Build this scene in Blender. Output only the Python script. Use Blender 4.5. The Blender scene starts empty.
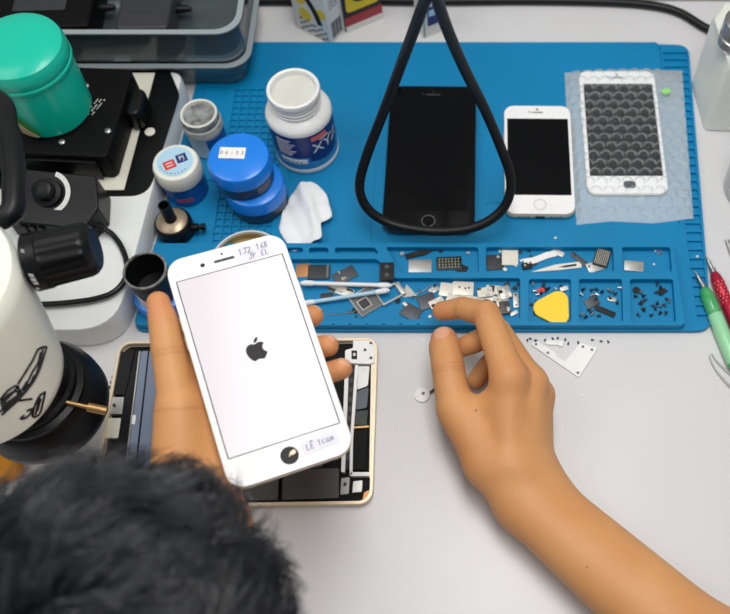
import bpy, bmesh, math, random
import numpy as np
from mathutils import Vector, Matrix, Euler

random.seed(7)
RNG = np.random.default_rng(7)
SC = bpy.context.scene
COL = SC.collection
DESK = 0.75                      # desk top above the floor, metres
PI = math.pi

# ------------------------------------------------------------------ camera maths (mm, origin on the desk below the camera)
PITCH, FOC, CX, CY, HCAM = math.radians(62), 930.0, 470.0, 307.0, 694.0
FWD = Vector((0, math.cos(PITCH), -math.sin(PITCH)))
UP = Vector((0, math.sin(PITCH), math.cos(PITCH)))
CAM = Vector((0, 0, HCAM))


def ray(px, py):
    return FWD + Vector((1, 0, 0)) * ((px - CX) / FOC) - UP * ((py - CY) / FOC)


def P(px, py, z=0.0):
    d = ray(px, py)
    return CAM + d * ((HCAM - z) / -d.z)


def ang(a, b, z=0.0):
    d = P(*b, z) - P(*a, z)
    return math.atan2(d.y, d.x)


def W(v):
    return Vector((v[0] / 1000, v[1] / 1000, DESK + v[2] / 1000))


# ------------------------------------------------------------------ materials
def lin(c):
    return tuple(((x / 255) / 12.92 if x / 255 <= 0.04045 else ((x / 255 + 0.055) / 1.055) ** 2.4) for x in c)


def mat(name, rgb, rough=0.5, metal=0.0, noise=0.0, nscale=60.0, bump=0.0, bscale=400.0, spec=0.5, sss=0.0,
        alpha=None, emit=None, estr=1.0, coat=0.0, rgb2=None, trans=0.0, ior=1.45):
    m = bpy.data.materials.new(name)
    m.use_nodes = True
    nt = m.node_tree
    b = nt.nodes['Principled BSDF']
    c = lin(rgb)
    b.inputs['Base Color'].default_value = (*c, 1)
    b.inputs['Roughness'].default_value = rough
    b.inputs['Metallic'].default_value = metal
    b.inputs['Specular IOR Level'].default_value = spec
    b.inputs['IOR'].default_value = ior
    if coat: b.inputs['Coat Weight'].default_value = coat
    if trans: b.inputs['Transmission Weight'].default_value = trans
    if sss:
        b.inputs['Subsurface Weight'].default_value = sss
        b.inputs['Subsurface Radius'].default_value = (1.0, 0.4, 0.2)
        b.inputs['Subsurface Scale'].default_value = 0.003
    if alpha is not None: b.inputs['Alpha'].default_value = alpha
    if emit is not None:
        b.inputs['Emission Color'].default_value = (*lin(emit), 1)
        b.inputs['Emission Strength'].default_value = estr
    if noise or bump:
        tc = nt.nodes.new('ShaderNodeTexCoord')
    if noise:
        n = nt.nodes.new('ShaderNodeTexNoise'); n.inputs['Scale'].default_value = nscale; n.inputs['Detail'].default_value = 4
        mx = nt.nodes.new('ShaderNodeMix'); mx.data_type = 'RGBA'
        c2 = lin(rgb2) if rgb2 else tuple(x * 0.6 for x in c)
        mx.inputs[6].default_value = (*c, 1); mx.inputs[7].default_value = (*c2, 1)
        mr = nt.nodes.new('ShaderNodeMapRange'); mr.inputs[1].default_value = 0.4; mr.inputs[2].default_value = 0.75
        mr.inputs[3].default_value = 0; mr.inputs[4].default_value = noise
        nt.links.new(tc.outputs['Object'], n.inputs['Vector']); nt.links.new(n.outputs['Fac'], mr.inputs[0])
        nt.links.new(mr.outputs[0], mx.inputs[0]); nt.links.new(mx.outputs[2], b.inputs['Base Color'])
    if bump:
        n2 = nt.nodes.new('ShaderNodeTexNoise'); n2.inputs['Scale'].default_value = bscale; n2.inputs['Detail'].default_value = 3
        bp = nt.nodes.new('ShaderNodeBump'); bp.inputs['Strength'].default_value = bump; bp.inputs['Distance'].default_value = 0.001
        nt.links.new(tc.outputs['Object'], n2.inputs['Vector']); nt.links.new(n2.outputs['Fac'], bp.inputs['Height'])
        nt.links.new(bp.outputs[0], b.inputs['Normal'])
    return m


def film(name, tint, clear, rough=0.15, white=(235, 240, 245), edge=None):
    """thin see-through plastic: straight-through light, a milky share and a gloss"""
    m = bpy.data.materials.new(name); m.use_nodes = True
    nt = m.node_tree; nt.nodes.clear()
    out = nt.nodes.new('ShaderNodeOutputMaterial')
    tr = nt.nodes.new('ShaderNodeBsdfTransparent'); tr.inputs[0].default_value = (*lin(tint), 1)
    pr = nt.nodes.new('ShaderNodeBsdfPrincipled'); pr.inputs['Base Color'].default_value = (*lin(white), 1)
    pr.inputs['Roughness'].default_value = rough
    mx = nt.nodes.new('ShaderNodeMixShader'); mx.inputs[0].default_value = 1 - clear
    gl = nt.nodes.new('ShaderNodeBsdfGlossy'); gl.inputs['Roughness'].default_value = rough
    fr = nt.nodes.new('ShaderNodeFresnel'); fr.inputs[0].default_value = 1.45
    mx2 = nt.nodes.new('ShaderNodeMixShader')
    L = nt.links.new
    if edge is not None:
        lw = nt.nodes.new('ShaderNodeLayerWeight'); lw.inputs[0].default_value = .35
        mr = nt.nodes.new('ShaderNodeMapRange'); mr.inputs[1].default_value = .25; mr.inputs[2].default_value = .9; mr.inputs[3].default_value = 1 - clear; mr.inputs[4].default_value = edge
        L(lw.outputs['Facing'], mr.inputs[0]); L(mr.outputs[0], mx.inputs[0])
        mu = nt.nodes.new('ShaderNodeMath'); mu.operation = 'MULTIPLY'; mu.inputs[1].default_value = .3
        L(fr.outputs[0], mu.inputs[0])
    L(tr.outputs[0], mx.inputs[1]); L(pr.outputs[0], mx.inputs[2]); L(fr.outputs[0] if edge is None else mu.outputs[0], mx2.inputs[0])
    L(mx.outputs[0], mx2.inputs[1]); L(gl.outputs[0], mx2.inputs[2]); L(mx2.outputs[0], out.inputs[0])
    return m


M = dict(
    desk=mat('white_laminate', (214, 213, 215), 0.32, noise=0.3, nscale=9, rgb2=(200, 200, 197)),
    wall=mat('wall_paint', (206, 205, 200), 0.7, bump=0.1, bscale=200),
    floor=mat('floor_tile', (120, 112, 104), 0.5, noise=0.4, nscale=6),
    blue=mat('blue_silicone', (0, 127, 180), 0.5, noise=0.35, nscale=9, rgb2=(0, 112, 146), bump=0.06, bscale=900, spec=0.35),
    black=mat('black_plastic', (10, 11, 13), 0.36, spec=0.35, bump=0.05, bscale=1500),
    blackm=mat('matte_black', (8, 8, 10), 0.55, spec=0.18),
    rubber=mat('black_rubber', (11, 13, 16), 0.42, spec=0.38),
    glassblack=mat('black_glass', (3, 4, 7), 0.1, spec=0.22),
    white=mat('white_plastic', (236, 236, 234), 0.35),
    whiteg=mat('white_glass', (244, 243, 243), 0.15, spec=0.5),
    gold=mat('champagne_metal', (232, 216, 190), 0.35, metal=0.35),
    silver=mat('brushed_silver', (190, 190, 188), 0.35, metal=0.85, noise=0.3, nscale=300),
    steel=mat('steel', (165, 165, 165), 0.3, metal=0.9),
    brass=mat('brass', (176, 140, 92), 0.35, metal=0.8, noise=0.4, nscale=300),
    grey=mat('grey_plastic', (105, 106, 108), 0.45),
    dgrey=mat('dark_grey_plastic', (52, 54, 58), 0.45, noise=0.4, nscale=200),
    cream=mat('cream_plate', (226, 223, 208), 0.4, noise=0.2, nscale=80),
    base=mat('off_white_enamel', (226, 228, 226), 0.35, noise=0.12, nscale=40, rgb2=(190, 200, 196)),
    body=mat('ivory_enamel', (238, 240, 230), 0.35, noise=0.3, nscale=14, rgb2=(224, 222, 190)),
    teal=mat('teal_plastic', (12, 194, 166), 0.3, spec=0.5, coat=0.15),
    capblue=mat('bright_blue_plastic', (20, 128, 232), 0.3, coat=0.2),
    jarblue=mat('blue_jar_plastic', (22, 88, 168), 0.35),
    jardark=mat('smoky_blue_jar', (34, 52, 70), 0.3, noise=0.6, nscale=160, rgb2=(22, 72, 130)),
    milky=mat('milky_cap', (232, 232, 222), 0.35, sss=0.2),
    stick=mat('sticker_paper', (238, 236, 234), 0.6),
    palebl=mat('pale_blue_sticker', (176, 212, 232), 0.5),
    red=mat('red_print', (214, 62, 62), 0.5),
    pink=mat('salmon_print', (232, 112, 104), 0.5),
    navy=mat('navy_print', (22, 38, 112), 0.4),
    navyl=mat('navy_label', (24, 44, 120), 0.35, noise=0.35, nscale=120, rgb2=(16, 28, 84)),
    sky=mat('sky_blue_label', (60, 150, 205), 0.35, noise=0.4, nscale=90, rgb2=(24, 96, 170)),
    ink=mat('blue_ink', (78, 74, 130), 0.6),
    inkb=mat('black_ink', (22, 22, 24), 0.6),
    print=mat('white_print', (225, 225, 222), 0.6),
    yellow=mat('yellow_plastic', (248, 206, 12), 0.35),
    yprint=mat('yellow_print', (232, 200, 40), 0.5),
    orange=mat('orange_sponge', (226, 150, 40), 0.8, noise=0.4, nscale=200, bump=0.3),
    copper=mat('copper_film', (196, 138, 92), 0.35, metal=0.4),
    pcb=mat('green_black_board', (26, 34, 32), 0.4, noise=0.5, nscale=500, rgb2=(60, 80, 70)),
    whiteshield=mat('pale_shield', (226, 222, 210), 0.35, metal=0.3),
    slate=mat('slate_shield', (82, 86, 92), 0.4, metal=0.5),
    batt=mat('battery_wrap', (52, 58, 70), 0.33, noise=0.3, nscale=30, rgb2=(70, 78, 92)),
    battb=mat('battery_wrap_light', (122, 136, 158), 0.32),
    brown=mat('grey_brown_plate', (78, 76, 74), 0.4, metal=0.3, noise=0.3, nscale=90),
    tissue=mat('tissue', (238, 240, 242), 0.9, bump=0.15, bscale=500),
    tan=mat('tan_metal', (168, 150, 128), 0.35, metal=0.6),
    greenh=mat('green_handle', (48, 158, 88), 0.25, noise=0.3, nscale=120, rgb2=(150, 214, 170), coat=0.3),
    greenc=mat('pale_green_handle', (150, 214, 166), 0.3, coat=0.3),
    redh=mat('red_anodised', (176, 26, 58), 0.3, metal=0.35),
    screen=mat('lit_screen', (12, 12, 12), 0.15, spec=.3, emit=(252, 243, 247), estr=0.92),
    dirt=mat('dirty_grey', (150, 152, 152), 0.6, noise=1.0, nscale=130, rgb2=(54, 56, 58)),
    frost=mat('frosted_white', (232, 236, 228), 0.4, sss=0.2, noise=0.1, rgb2=(210, 216, 208)),
    shirt=mat('charcoal_cloth', (52, 54, 60), 0.9, bump=0.2),
    denim=mat('navy_denim', (36, 44, 66), 0.9, bump=0.2),
    hair=mat('black_hair', (34, 37, 44), 0.27, spec=1.0),
    skin2=mat('green_film', (150, 220, 120), 0.4),
    box=mat('white_card', (226, 224, 218), 0.55),
    boxred=mat('red_card', (168, 52, 60), 0.5),
    boxblack=mat('black_card', (30, 29, 31), 0.45),
    gilt=mat('gilt_tin', (176, 156, 110), 0.35, metal=0.5),
)
M['binfilm'] = film('smoky_clear_plastic', (206, 218, 222), 0.76, 0.12, (134, 150, 156))
M['bubble'] = film('bubble_film', (253, 254, 255), 0.95, 0.12, (240, 246, 250), .95)
M['bubble2'] = film('bubble_back_film', (250, 252, 253), 0.5, 0.2, (222, 240, 248))
M['clear'] = film('clear_cup_plastic', (248, 250, 250), 0.86, 0.12, (225, 230, 230), .5)
M['note'] = mat('note_paper', (226, 225, 233), .6)
M['lensclear'] = film('clear_sleeve', (250, 252, 252), 0.7, 0.1)


# ------------------------------------------------------------------ mesh builder (mm)
def rrect(w, h, r, n=6, cx=0, cy=0):
    r = max(min(r, w / 2 - 1e-3, h / 2 - 1e-3), 1e-3)
    out = []
    for sx, sy, a0 in ((1, 1, 0), (-1, 1, PI / 2), (-1, -1, PI), (1, -1, 3 * PI / 2)):
        for i in range(n + 1):
            a = a0 + i * PI / 2 / n
            out.append((cx + sx * (w / 2 - r) + r * math.cos(a), cy + sy * (h / 2 - r) + r * math.sin(a)))
    return out


def catmull(pts, sub=8, closed=False):
    pts = [Vector(p) for p in pts]
    n = len(pts); out = []
    for i in range(n if closed else n - 1):
        p0 = pts[(i - 1) % n] if closed or i > 0 else pts[0] * 2 - pts[1]
        p1, p2 = pts[i], pts[(i + 1) % n]
        p3 = pts[(i + 2) % n] if closed or i + 2 < n else pts[-1] * 2 - pts[-2]
        for k in range(sub):
            t = k / sub
            out.append(0.5 * ((2 * p1) + (p2 - p0) * t + (2 * p0 - 5 * p1 + 4 * p2 - p3) * t * t + (3 * p1 - p0 - 3 * p2 + p3) * t ** 3))
    if not closed: out.append(pts[-1])
    return out


class MB:
    def __init__(s):
        s.v, s.f, s.mi, s.ms, s.T, s.cur = [], [], [], [], Matrix.Identity(4), 0

    def at(s, loc=(0, 0, 0), rot=(0, 0, 0)):
        s.T = Matrix.Translation(loc) @ Euler(rot).to_matrix().to_4x4(); return s

    def frame(s, m): s.T = m; return s

    def use(s, m):
        if m not in s.ms: s.ms.append(m)
        s.cur = s.ms.index(m); return s

    def add(s, vs, fs):
        b = len(s.v)
        s.v.extend(s.T @ Vector(v) for v in vs)
        for f in fs:
            s.f.append([b + i for i in f]); s.mi.append(s.cur)
        return s

    def box(s, w, h, t, c=(0, 0, 0)):
        x, y, z = w / 2, h / 2, t / 2
        vs = [(c[0] + a * x, c[1] + b * y, c[2] + d * z) for d in (-1, 1) for b in (-1, 1) for a in (-1, 1)]
        return s.add(vs, [(0, 2, 3, 1), (4, 5, 7, 6), (0, 1, 5, 4), (2, 6, 7, 3), (0, 4, 6, 2), (1, 3, 7, 5)])

    def loft(s, rings, cap0=True, cap1=True, closed=True):
        n = len(rings[0]); vs = [p for r in rings for p in r]; fs = []
        for i in range(len(rings) - 1):
            for j in range(n if closed else n - 1):
                k = (j + 1) % n
                fs.append((i * n + j, i * n + k, (i + 1) * n + k, (i + 1) * n + j))
        if cap0: fs.append(tuple(range(n - 1, -1, -1)))
        if cap1: fs.append(tuple((len(rings) - 1) * n + j for j in range(n)))
        return s.add(vs, fs)

    def slab(s, w, h, r, z0, z1, e=0.0, n=6, c=(0, 0), es=3):
        """rounded rectangle slab with rounded edges of size e"""
        prof = [(0, z0), (0, z1)] if e <= 0 else \
            [(e - e * math.sin(a), z0 + e - e * math.cos(a)) for a in [i * PI / 2 / es for i in range(es + 1)]] + \
            [(e - e * math.cos(a), z1 - e + e * math.sin(a)) for a in [i * PI / 2 / es for i in range(es + 1)]]
        rings = [[(x, y, z) for x, y in rrect(w - 2 * i, h - 2 * i, r - i, n, *c)] for i, z in prof]
        return s.loft(rings)

    def poly(s, pts, z0, z1):
        a = sum(pts[i][0] * pts[(i + 1) % len(pts)][1] - pts[(i + 1) % len(pts)][0] * pts[i][1] for i in range(len(pts)))
        if a < 0: pts = pts[::-1]
        return s.loft([[(p[0], p[1], z0) for p in pts], [(p[0], p[1], z1) for p in pts]])

    def lathe(s, prof, n=48, cap0=True, cap1=True):
        return s.loft([[(r * math.cos(2 * PI * j / n), r * math.sin(2 * PI * j / n), z) for j in range(n)] for r, z in prof], cap0, cap1)

    def tube(s, pts, r, n=10, closed=False):
        pts = [Vector(p) for p in pts]; m = len(pts)
        rs = r if isinstance(r, (list, tuple)) else [r] * m
        rings = []; up = None
        for i, p in enumerate(pts):
            t = (pts[(i + 1) % m] - pts[i - 1]) if closed else (pts[min(i + 1, m - 1)] - pts[max(i - 1, 0)])
            t = t.normalized() if t.length > 1e-9 else Vector((1, 0, 0))
            if up is None: up = Vector((0, 0, 1)) if abs(t.z) < 0.9 else Vector((1, 0, 0))
            u = (up - t * up.dot(t)).normalized(); up = u; w = t.cross(u)
            rings.append([p + (u * math.cos(2 * PI * j / n) + w * math.sin(2 * PI * j / n)) * rs[i] for j in range(n)])
        if closed: return s.loft(rings + [rings[0]], False, False)
        return s.loft(rings)

    def ribbon(s, pts, w, t=0.3):
        """flat strip along a path lying in the local xy plane"""
        pts = [Vector(p) for p in pts]; rings = []
        for i, p in enumerate(pts):
            d = pts[min(i + 1, len(pts) - 1)] - pts[max(i - 1, 0)]
            n = Vector((-d.y, d.x, 0)).normalized() * (w / 2); z = Vector((0, 0, t / 2))
            rings.append([p - n - z, p + n - z, p + n + z, p - n + z])
        return s.loft(rings)

    def text(s, body, size, mapf=None, depth=0.15, align='CENTER', shear=0.0):
        cu = bpy.data.curves.new('lettering', 'FONT')
        cu.body = body; cu.size = size; cu.align_x = align; cu.align_y = 'CENTER'; cu.extrude = depth / 2; cu.shear = shear; cu.resolution_u = 3
        o = bpy.data.objects.new('lettering', cu); COL.objects.link(o)
        dg = bpy.context.evaluated_depsgraph_get(); ev = o.evaluated_get(dg); me = ev.to_mesh()
        vs = [v.co.copy() for v in me.vertices]; fs = [tuple(p.vertices) for p in me.polygons]
        ev.to_mesh_clear(); bpy.data.objects.remove(o); bpy.data.curves.remove(cu)
        if mapf: vs = [mapf(v) for v in vs]
        return s.add(vs, fs)

    def build(s, name, material=None, parent=None, smooth=35, bevel=0.0, loc=None, fix=True):
        me = bpy.data.meshes.new(name)
        me.from_pydata([v / 1000 for v in s.v], [], s.f)
        if s.ms:
            for m in s.ms: me.materials.append(m)
            me.polygons.foreach_set('material_index', s.mi)
        elif material: me.materials.append(material)
        if fix:
            b = bmesh.new(); b.from_mesh(me); bmesh.ops.recalc_face_normals(b, faces=b.faces); b.to_mesh(me); b.free()
        me.update()
        if smooth:
            me.shade_smooth(); me.set_sharp_from_angle(angle=math.radians(smooth))
        o = bpy.data.objects.new(name, me); COL.objects.link(o)
        if parent: o.parent = parent
        if loc is not None: o.location = W(loc)
        if bevel:
            bv = o.modifiers.new('bevel', 'BEVEL'); bv.width = bevel / 1000; bv.segments = 2; bv.limit_method = 'ANGLE'; bv.angle_limit = math.radians(40)
        return o


def tag(o, label, cat, group=None):
    o['label'] = label; o['category'] = cat
    if group: o['group'] = group
    return o


def thing(name, label, cat, loc, rotz=0.0, group=None, rot=None):
    o = bpy.data.objects.new(name, None); COL.objects.link(o)
    o.empty_display_size = 0.01
    o.location = W(loc); o.rotation_euler = rot if rot else (0, 0, rotz)
    return tag(o, label, cat, group)


def single(mb, name, material, label, cat, loc, rotz=0.0, group=None, rot=None, **k):
    o = mb.build(name, material, None, **k)
    o.location = W(loc); o.rotation_euler = rot if rot else (0, 0, rotz)
    return tag(o, label, cat, group)


def struct(o):
    o['kind'] = 'structure'; return o


def dup(root, loc, rot=(0, 0, 0), label=None, group=None):
    r = root.copy(); COL.objects.link(r); r.location = W(loc); r.rotation_euler = rot
    if label: r['label'] = label
    if group: r['group'] = group
    for ch in list(root.children):
        c = ch.copy(); COL.objects.link(c); c.parent = r
        for g in ch.children:
            d = g.copy(); COL.objects.link(d); d.parent = c
    return r


def boolean(o, cutter):
    md = o.modifiers.new('cut', 'BOOLEAN'); md.operation = 'DIFFERENCE'; md.solver = 'EXACT'; md.object = cutter
    dg = bpy.context.evaluated_depsgraph_get()
    me = bpy.data.meshes.new_from_object(o.evaluated_get(dg))
    o.modifiers.remove(md); o.data = me
    bpy.data.objects.remove(cutter)
    me.shade_smooth(); me.set_sharp_from_angle(angle=math.radians(30))
    return o
# ------------------------------------------------------------------ setting
mb = MB(); mb.box(3200, 3200, 20, (0, -200, -760)); struct(mb.build('floor', M['floor'])).location = (0, 0, DESK)
mb = MB(); mb.box(3200, 40, 2400, (0, 749, 450)); struct(mb.build('wall_back', M['wall'])).location = (0, 0, DESK)

desk = thing('work_desk', 'long glossy white work desk under the blue mat', 'desk', (-50, 340, 0))
MB().box(1500, 770, 25, (0, 0, -12.5)).build('tabletop', M['desk'], desk, bevel=2)
for sx in (-1, 1):
    for sy in (-1, 1):
        MB().box(50, 50, 724.9, (sx * 710, sy * 345, -25 - 362.45)).build('leg', M['grey'], desk, bevel=2)

# ------------------------------------------------------------------ repair mat
MX, MY = -35, 504
mroot = thing('repair_mat', 'large blue silicone repair mat with a moulded parts tray along its front', 'mat', (MX, MY, 0))


def rel(p, z=None): return Vector((p[0] - MX, p[1] - MY, p[2] if z is None else z))


def rpoly(pts, r, n=5):
    """round the corners of a polygon"""
    out = []; m = len(pts)
    for i in range(m):
        p = Vector(pts[i][:2]); a = Vector(pts[i - 1][:2]); b = Vector(pts[(i + 1) % m][:2])
        rr = r[i] if isinstance(r, (list, tuple)) else r
        if rr <= 0: out.append(tuple(p)); continue
        da = (a - p); db = (b - p); q = min(rr, da.length * .45, db.length * .45)
        s0 = p + da.normalized() * q; s1 = p + db.normalized() * q
        for k in range(n + 1):
            t = k / n
            out.append(tuple(s0 * (1 - t) ** 2 + p * 2 * t * (1 - t) + s1 * t * t))
    return out


outl = [(-261, 664), (184, 664), (186, 661.5), (216, 660), (201, 344.5), (-279, 344.5)]
outl = [(x - MX, y - MY) for x, y in outl]
mb = MB(); mb.poly(rpoly(outl, [4, 0, 0, 12, 14, 10]), 0, 4)
pad = mb.build('work_pad', M['blue'], None, smooth=0)
cut = MB()
for i in range(7):                                   # waffle cells
    for j in range(24):
        cx = -222 + i * 7.4; cy = 430 + j * 7.4
        cut.box(6.2, 6.2, 20, (cx - MX, cy - MY, 12.4))
for j in range(33):                                  # ladder cells on the right strip
    y = 356 + j * 9.1; xa = 189.5; xb = 198.6 + (y - 344.5) * 0.0475
    cut.box(xb - xa, 7.0, 20, ((xa + xb) / 2 - MX, y - MY, 11.8))
cut.poly([(183.5 - MX, 344 - MY + 105), (185.3 - MX, 344 - MY + 105), (184 - MX + 4, 657 - MY), (182.2 - MX + 4, 657 - MY)], 2.6, 20)
for (x0, x1, y0, y1) in ((-256, -232, 560, 606), (-258, -232, 505, 552), (-262, -232, 438, 497)):
    cut.poly(rpoly([(x0 - MX, y0 - MY), (x1 - MX, y0 - MY), (x1 - MX, y1 - MY), (x0 - MX, y1 - MY)], 3), 3, 20)
cut.box(0.9, 190, 20, (-86.5 - MX, 520 - MY, 13.5))
cut.box(92, 0.9, 20, (60 - MX, 472 - MY, 13.5))
cut.box(0.9, 100, 20, (108.5 - MX, 530 - MY, 13.5))
cut.box(0.9, 190, 20, (-164 - MX, 530 - MY, 13.4))
boolean(pad, cut.build('cutter', smooth=0)); pad.parent = mroot

TT = 11.0
back = P(500, 243, TT).y; front = 346.0; xr = P(681, 300, TT).x
pts = [(-272.5, back), (xr - 1, back), (xr + 1.5, front + 3), (xr - 2, front), (-277, front)]
mb = MB(); mb.poly(rpoly([(x - MX, y - MY) for x, y in pts], [3, 6, 4, 4, 6]), 4.01, TT)
tray = mb.build('parts_tray', M['blue'], None, smooth=0)
cut = MB()
COMP = dict(
    big=[(200, 259), (377, 259), (394, 278), (520, 278), (520, 319), (190, 319)],
    s1=[(309, 247.5), (328, 247.5), (329, 253), (309, 253)],
    s2=[(335, 247.5), (375, 247.5), (379, 253.5), (335, 253.5)],
    s0=[(215, 247.5), (303, 247.5), (303, 253), (215, 253)],
    mid=[(386, 247), (478, 247), (479, 272), (400, 272)],
    upr=[(486, 247), (613, 247), (614, 272), (486, 272)],
    far=[(622, 247), (670, 247), (672, 272), (623, 272)],
    c2=[(529, 279), (571, 279), (571, 322), (528, 322)],
    c3=[(579, 279), (622, 279), (623, 322), (579, 322)],
    c4=[(630, 279), (673, 279), (676, 322), (631, 322)])
for k, q in COMP.items():
    cut.poly(rpoly([tuple(rel(P(a, b, TT)))[:2] for a, b in q], 2.5), 4.6, 30)
for i in range(7):
    p = rel(P(316 + i * 17, 325, TT)); cut.at((p.x, p.y, 0)); cut.lathe([(1.3, 9.5), (1.3, 30)], 12)
cut.at()
boolean(tray, cut.build('cutter', smooth=0)); tray.parent = mroot
bv = tray.modifiers.new('bevel', 'BEVEL'); bv.width = 0.0007; bv.segments = 2; bv.limit_method = 'ANGLE'; bv.angle_limit = math.radians(50)
ZT = 4.65          # floor of the tray compartments
ZP = 4.05          # top of the pad

# ------------------------------------------------------------------ microscope (white base, arm, ivory body, ring light)
BX, BY = -430, 465
mic = thing('microscope', 'ivory microscope with black ring light and white base at the left edge', 'microscope', (BX, BY, 0))
q = [(-620 - BX, 332 - BY), (-283 - BX, 332 - BY), (-267.3 - BX, 603 - BY), (-620 - BX, 603 - BY)]
rq = rpoly(q, [10, 34, 14, 10], 8)


def inset(pts, d):
    out = []; m = len(pts)
    for i in range(m):
        a, p, b = Vector(pts[i - 1]), Vector(pts[i]), Vector(pts[(i + 1) % m])
        t = (b - a).normalized(); out.append(tuple(p + Vector((-t.y, t.x)) * d))
    return out


mb = MB()
mb.loft([[(x, y, z) for x, y in inset(rq, i)] for i, z in ((1.5, 0), (0, 2), (0, 27), (1, 29.3), (3, 30))])
mb.build('base', M['base'], mic)
pan = rpoly([(P(84, 198, 30).x - BX - 60, P(84, 198, 30).y - BY), (P(148, 196, 30).x - BX, P(148, 196, 30).y - BY),
             (P(180, 95, 30).x - BX, P(180, 95, 30).y - BY), (P(170, 71, 30).x - BX, P(170, 71, 30).y - BY), (-180, P(170, 71, 30).y - BY)], [4, 16, 5, 4, 4], 6)
mb = MB(); mb.poly(pan, 30.0, 30.8); mb.build('base_panel', M['black'], mic)
mb = MB(); mb.poly([tuple(P(a, b, 31) - Vector((BX, BY, 0)))[:2] for a, b in ((76, 73), (155, 73), (124, 190), (70, 190))], 30.8, 31.2)
mb.build('inlay_plate', M['cream'], mic)
p = P(150, 132, 31) - Vector((BX, BY, 0)); MB().at((p.x, p.y, 30.8)).lathe([(4.6, 0), (4.6, .8), (4, 1.2)], 24).build('screw_cap', M['cream'], mic)
OX, OY = -318 - BX, 256 - BY
PR = [(46, 116), (50, 116.5), (51.5, 119), (52, 124), (53.5, 160), (55, 190), (55, 196), (52, 201), (40, 203), (20, 204)]


def bshift(z): return Vector((-7, 29, 0)) * max(0, (z - 118) / 82)


def brad(z):
    for (r0, z0), (r1, z1) in zip(PR, PR[1:]):
        if z0 <= z <= z1: return r0 + (r1 - r0) * (z - z0) / max(z1 - z0, 1e-6)
    return -1


MB().at((OX - 8, OY - 4, 0)).loft([[bshift(z) + Vector((r * math.cos(2 * PI * j / 72), r * math.sin(2 * PI * j / 72), z)) for j in range(72)] for r, z in PR]).build('body', M['body'], mic)
OX, OY = P(40, 399, 78).x - BX, P(40, 399, 78).y - BY
MB().at((OX, OY, 0)).lathe([(26, 62), (39, 61), (43.5, 63), (45, 67), (45, 76), (44, 78), (44, 84), (41, 90), (40, 93), (38, 95), (38, 99),
                            (34.5, 101), (34.5, 106), (32, 108), (32, 117)], 72).build('ring_light', M['black'], mic)
MB().at((OX, OY, 0)).lathe([(26, 61.5), (36, 60.6), (36, 61.4)], 48).build('lamp_lens', M['milky'], mic)
a = P(66, 402, 104) - Vector((BX, BY, 0)); b = P(88, 407, 100) - Vector((BX, BY, 0)); c = P(107, 411, 97) - Vector((BX, BY, 0))
sc = MB().tube([a, b], 1.5, 12).tube([b, c], 3.2, 12).build('clamp_screw', M['brass'], mic)
# focus knob
k0 = P(30, 263, 184); k1 = P(96, 247, 186); ax = (k1 - k0).normalized()
q = ax.to_track_quat('Z', 'Y').to_matrix().to_4x4(); LK = (k1 - k0).length
mb = MB().frame(Matrix.Translation(k0 - Vector((BX, BY, 0))) @ q)
rings = []
for z, r, rid in ((0, 17, 0), (1, 19, 0), (10, 19, 0), (10.8, 18.2, 0), (14, 18.2, 1), (LK - 7, 17.8, 1), (LK - 4, 17, 0), (LK - 1, 14.5, 0), (LK, 12.5, 0)):
    rings.append([((r + (-.9 if rid and (j // 3) % 2 else 0)) * math.cos(2 * PI * j / 84), (r + (-.9 if rid and (j // 3) % 2 else 0)) * math.sin(2 * PI * j / 84), z) for j in range(84)])
mb.loft(rings); knob = mb.build('focus_knob', M['black'], mic, smooth=25)
mb = MB().frame(Matrix.Translation(k0 - Vector((BX, BY, 0))) @ q); mb.lathe([(5, -26), (5, 0)], 20); mb.build('knob_shaft', M['steel'], mic)
mb = MB().frame(Matrix.Translation(k0 - Vector((BX, BY, 0))) @ q)
# printed marks on the knob sleeve
cdir = (CAM - k0); cl = q.to_3x3().transposed() @ cdir; th0 = math.atan2(cl.y, cl.x)
for dth, h, z in ((.35, 2.6, 4.6), (.52, 2.6, 4.6), (.69, 2.6, 4.6), (-.5, 1.6, 4), (1.0, 1.6, 3)):
    for rr in (0, 1):
        t = th0 + dth + rr * .07
        mb.tube([((19.1) * math.cos(t), 19.1 * math.sin(t), z - h / 2), (19.1 * math.cos(t + .05), 19.1 * math.sin(t + .05), z + h / 2)], .28, 5)
mb.build('printed_mark', M['print'], knob)
arm = [Vector((-328, 325, 188)), P(8, 215, 192), P(14, 190, 194), P(13, 160, 194), P(7, 128, 192), P(-6, 98, 188), Vector((-392, 448, 184)), Vector((-420, 453, 178)), Vector((-446, 453, 172))]
mb = MB(); mb.tube([p - Vector((BX, BY, 0)) for p in catmull(arm, 6)], 7.5, 16); mb.build('arm', M['rubber'], mic)
MB().at((-446 - BX, 453 - BY, 0)).lathe([(24, 31.2), (24, 38), (15, 41), (15, 176), (17, 178), (17, 196), (12, 199)], 32).build('pillar', M['steel'], mic)
for s in (-1, 1):
    MB().at((-350 - BX, 285 - BY + s * 16, 201), (0, -.35, 0)).lathe([(9, 0), (9, 22), (12, 25), (12, 42), (9, 44)], 32).build('eyepiece', M['black'], mic)
# pen drawing on the body


def onbody(px, py):
    d = ray(px, py).normalized(); t = 200.0
    while t < 900:
        p = CAM + d * t
        r = brad(p.z)
        if r > 0 and math.hypot(p.x + 326 - bshift(p.z).x, p.y - 252 - bshift(p.z).y) < r + .15: return p - Vector((BX, BY, 0))
        t += .4
    return None


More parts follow.
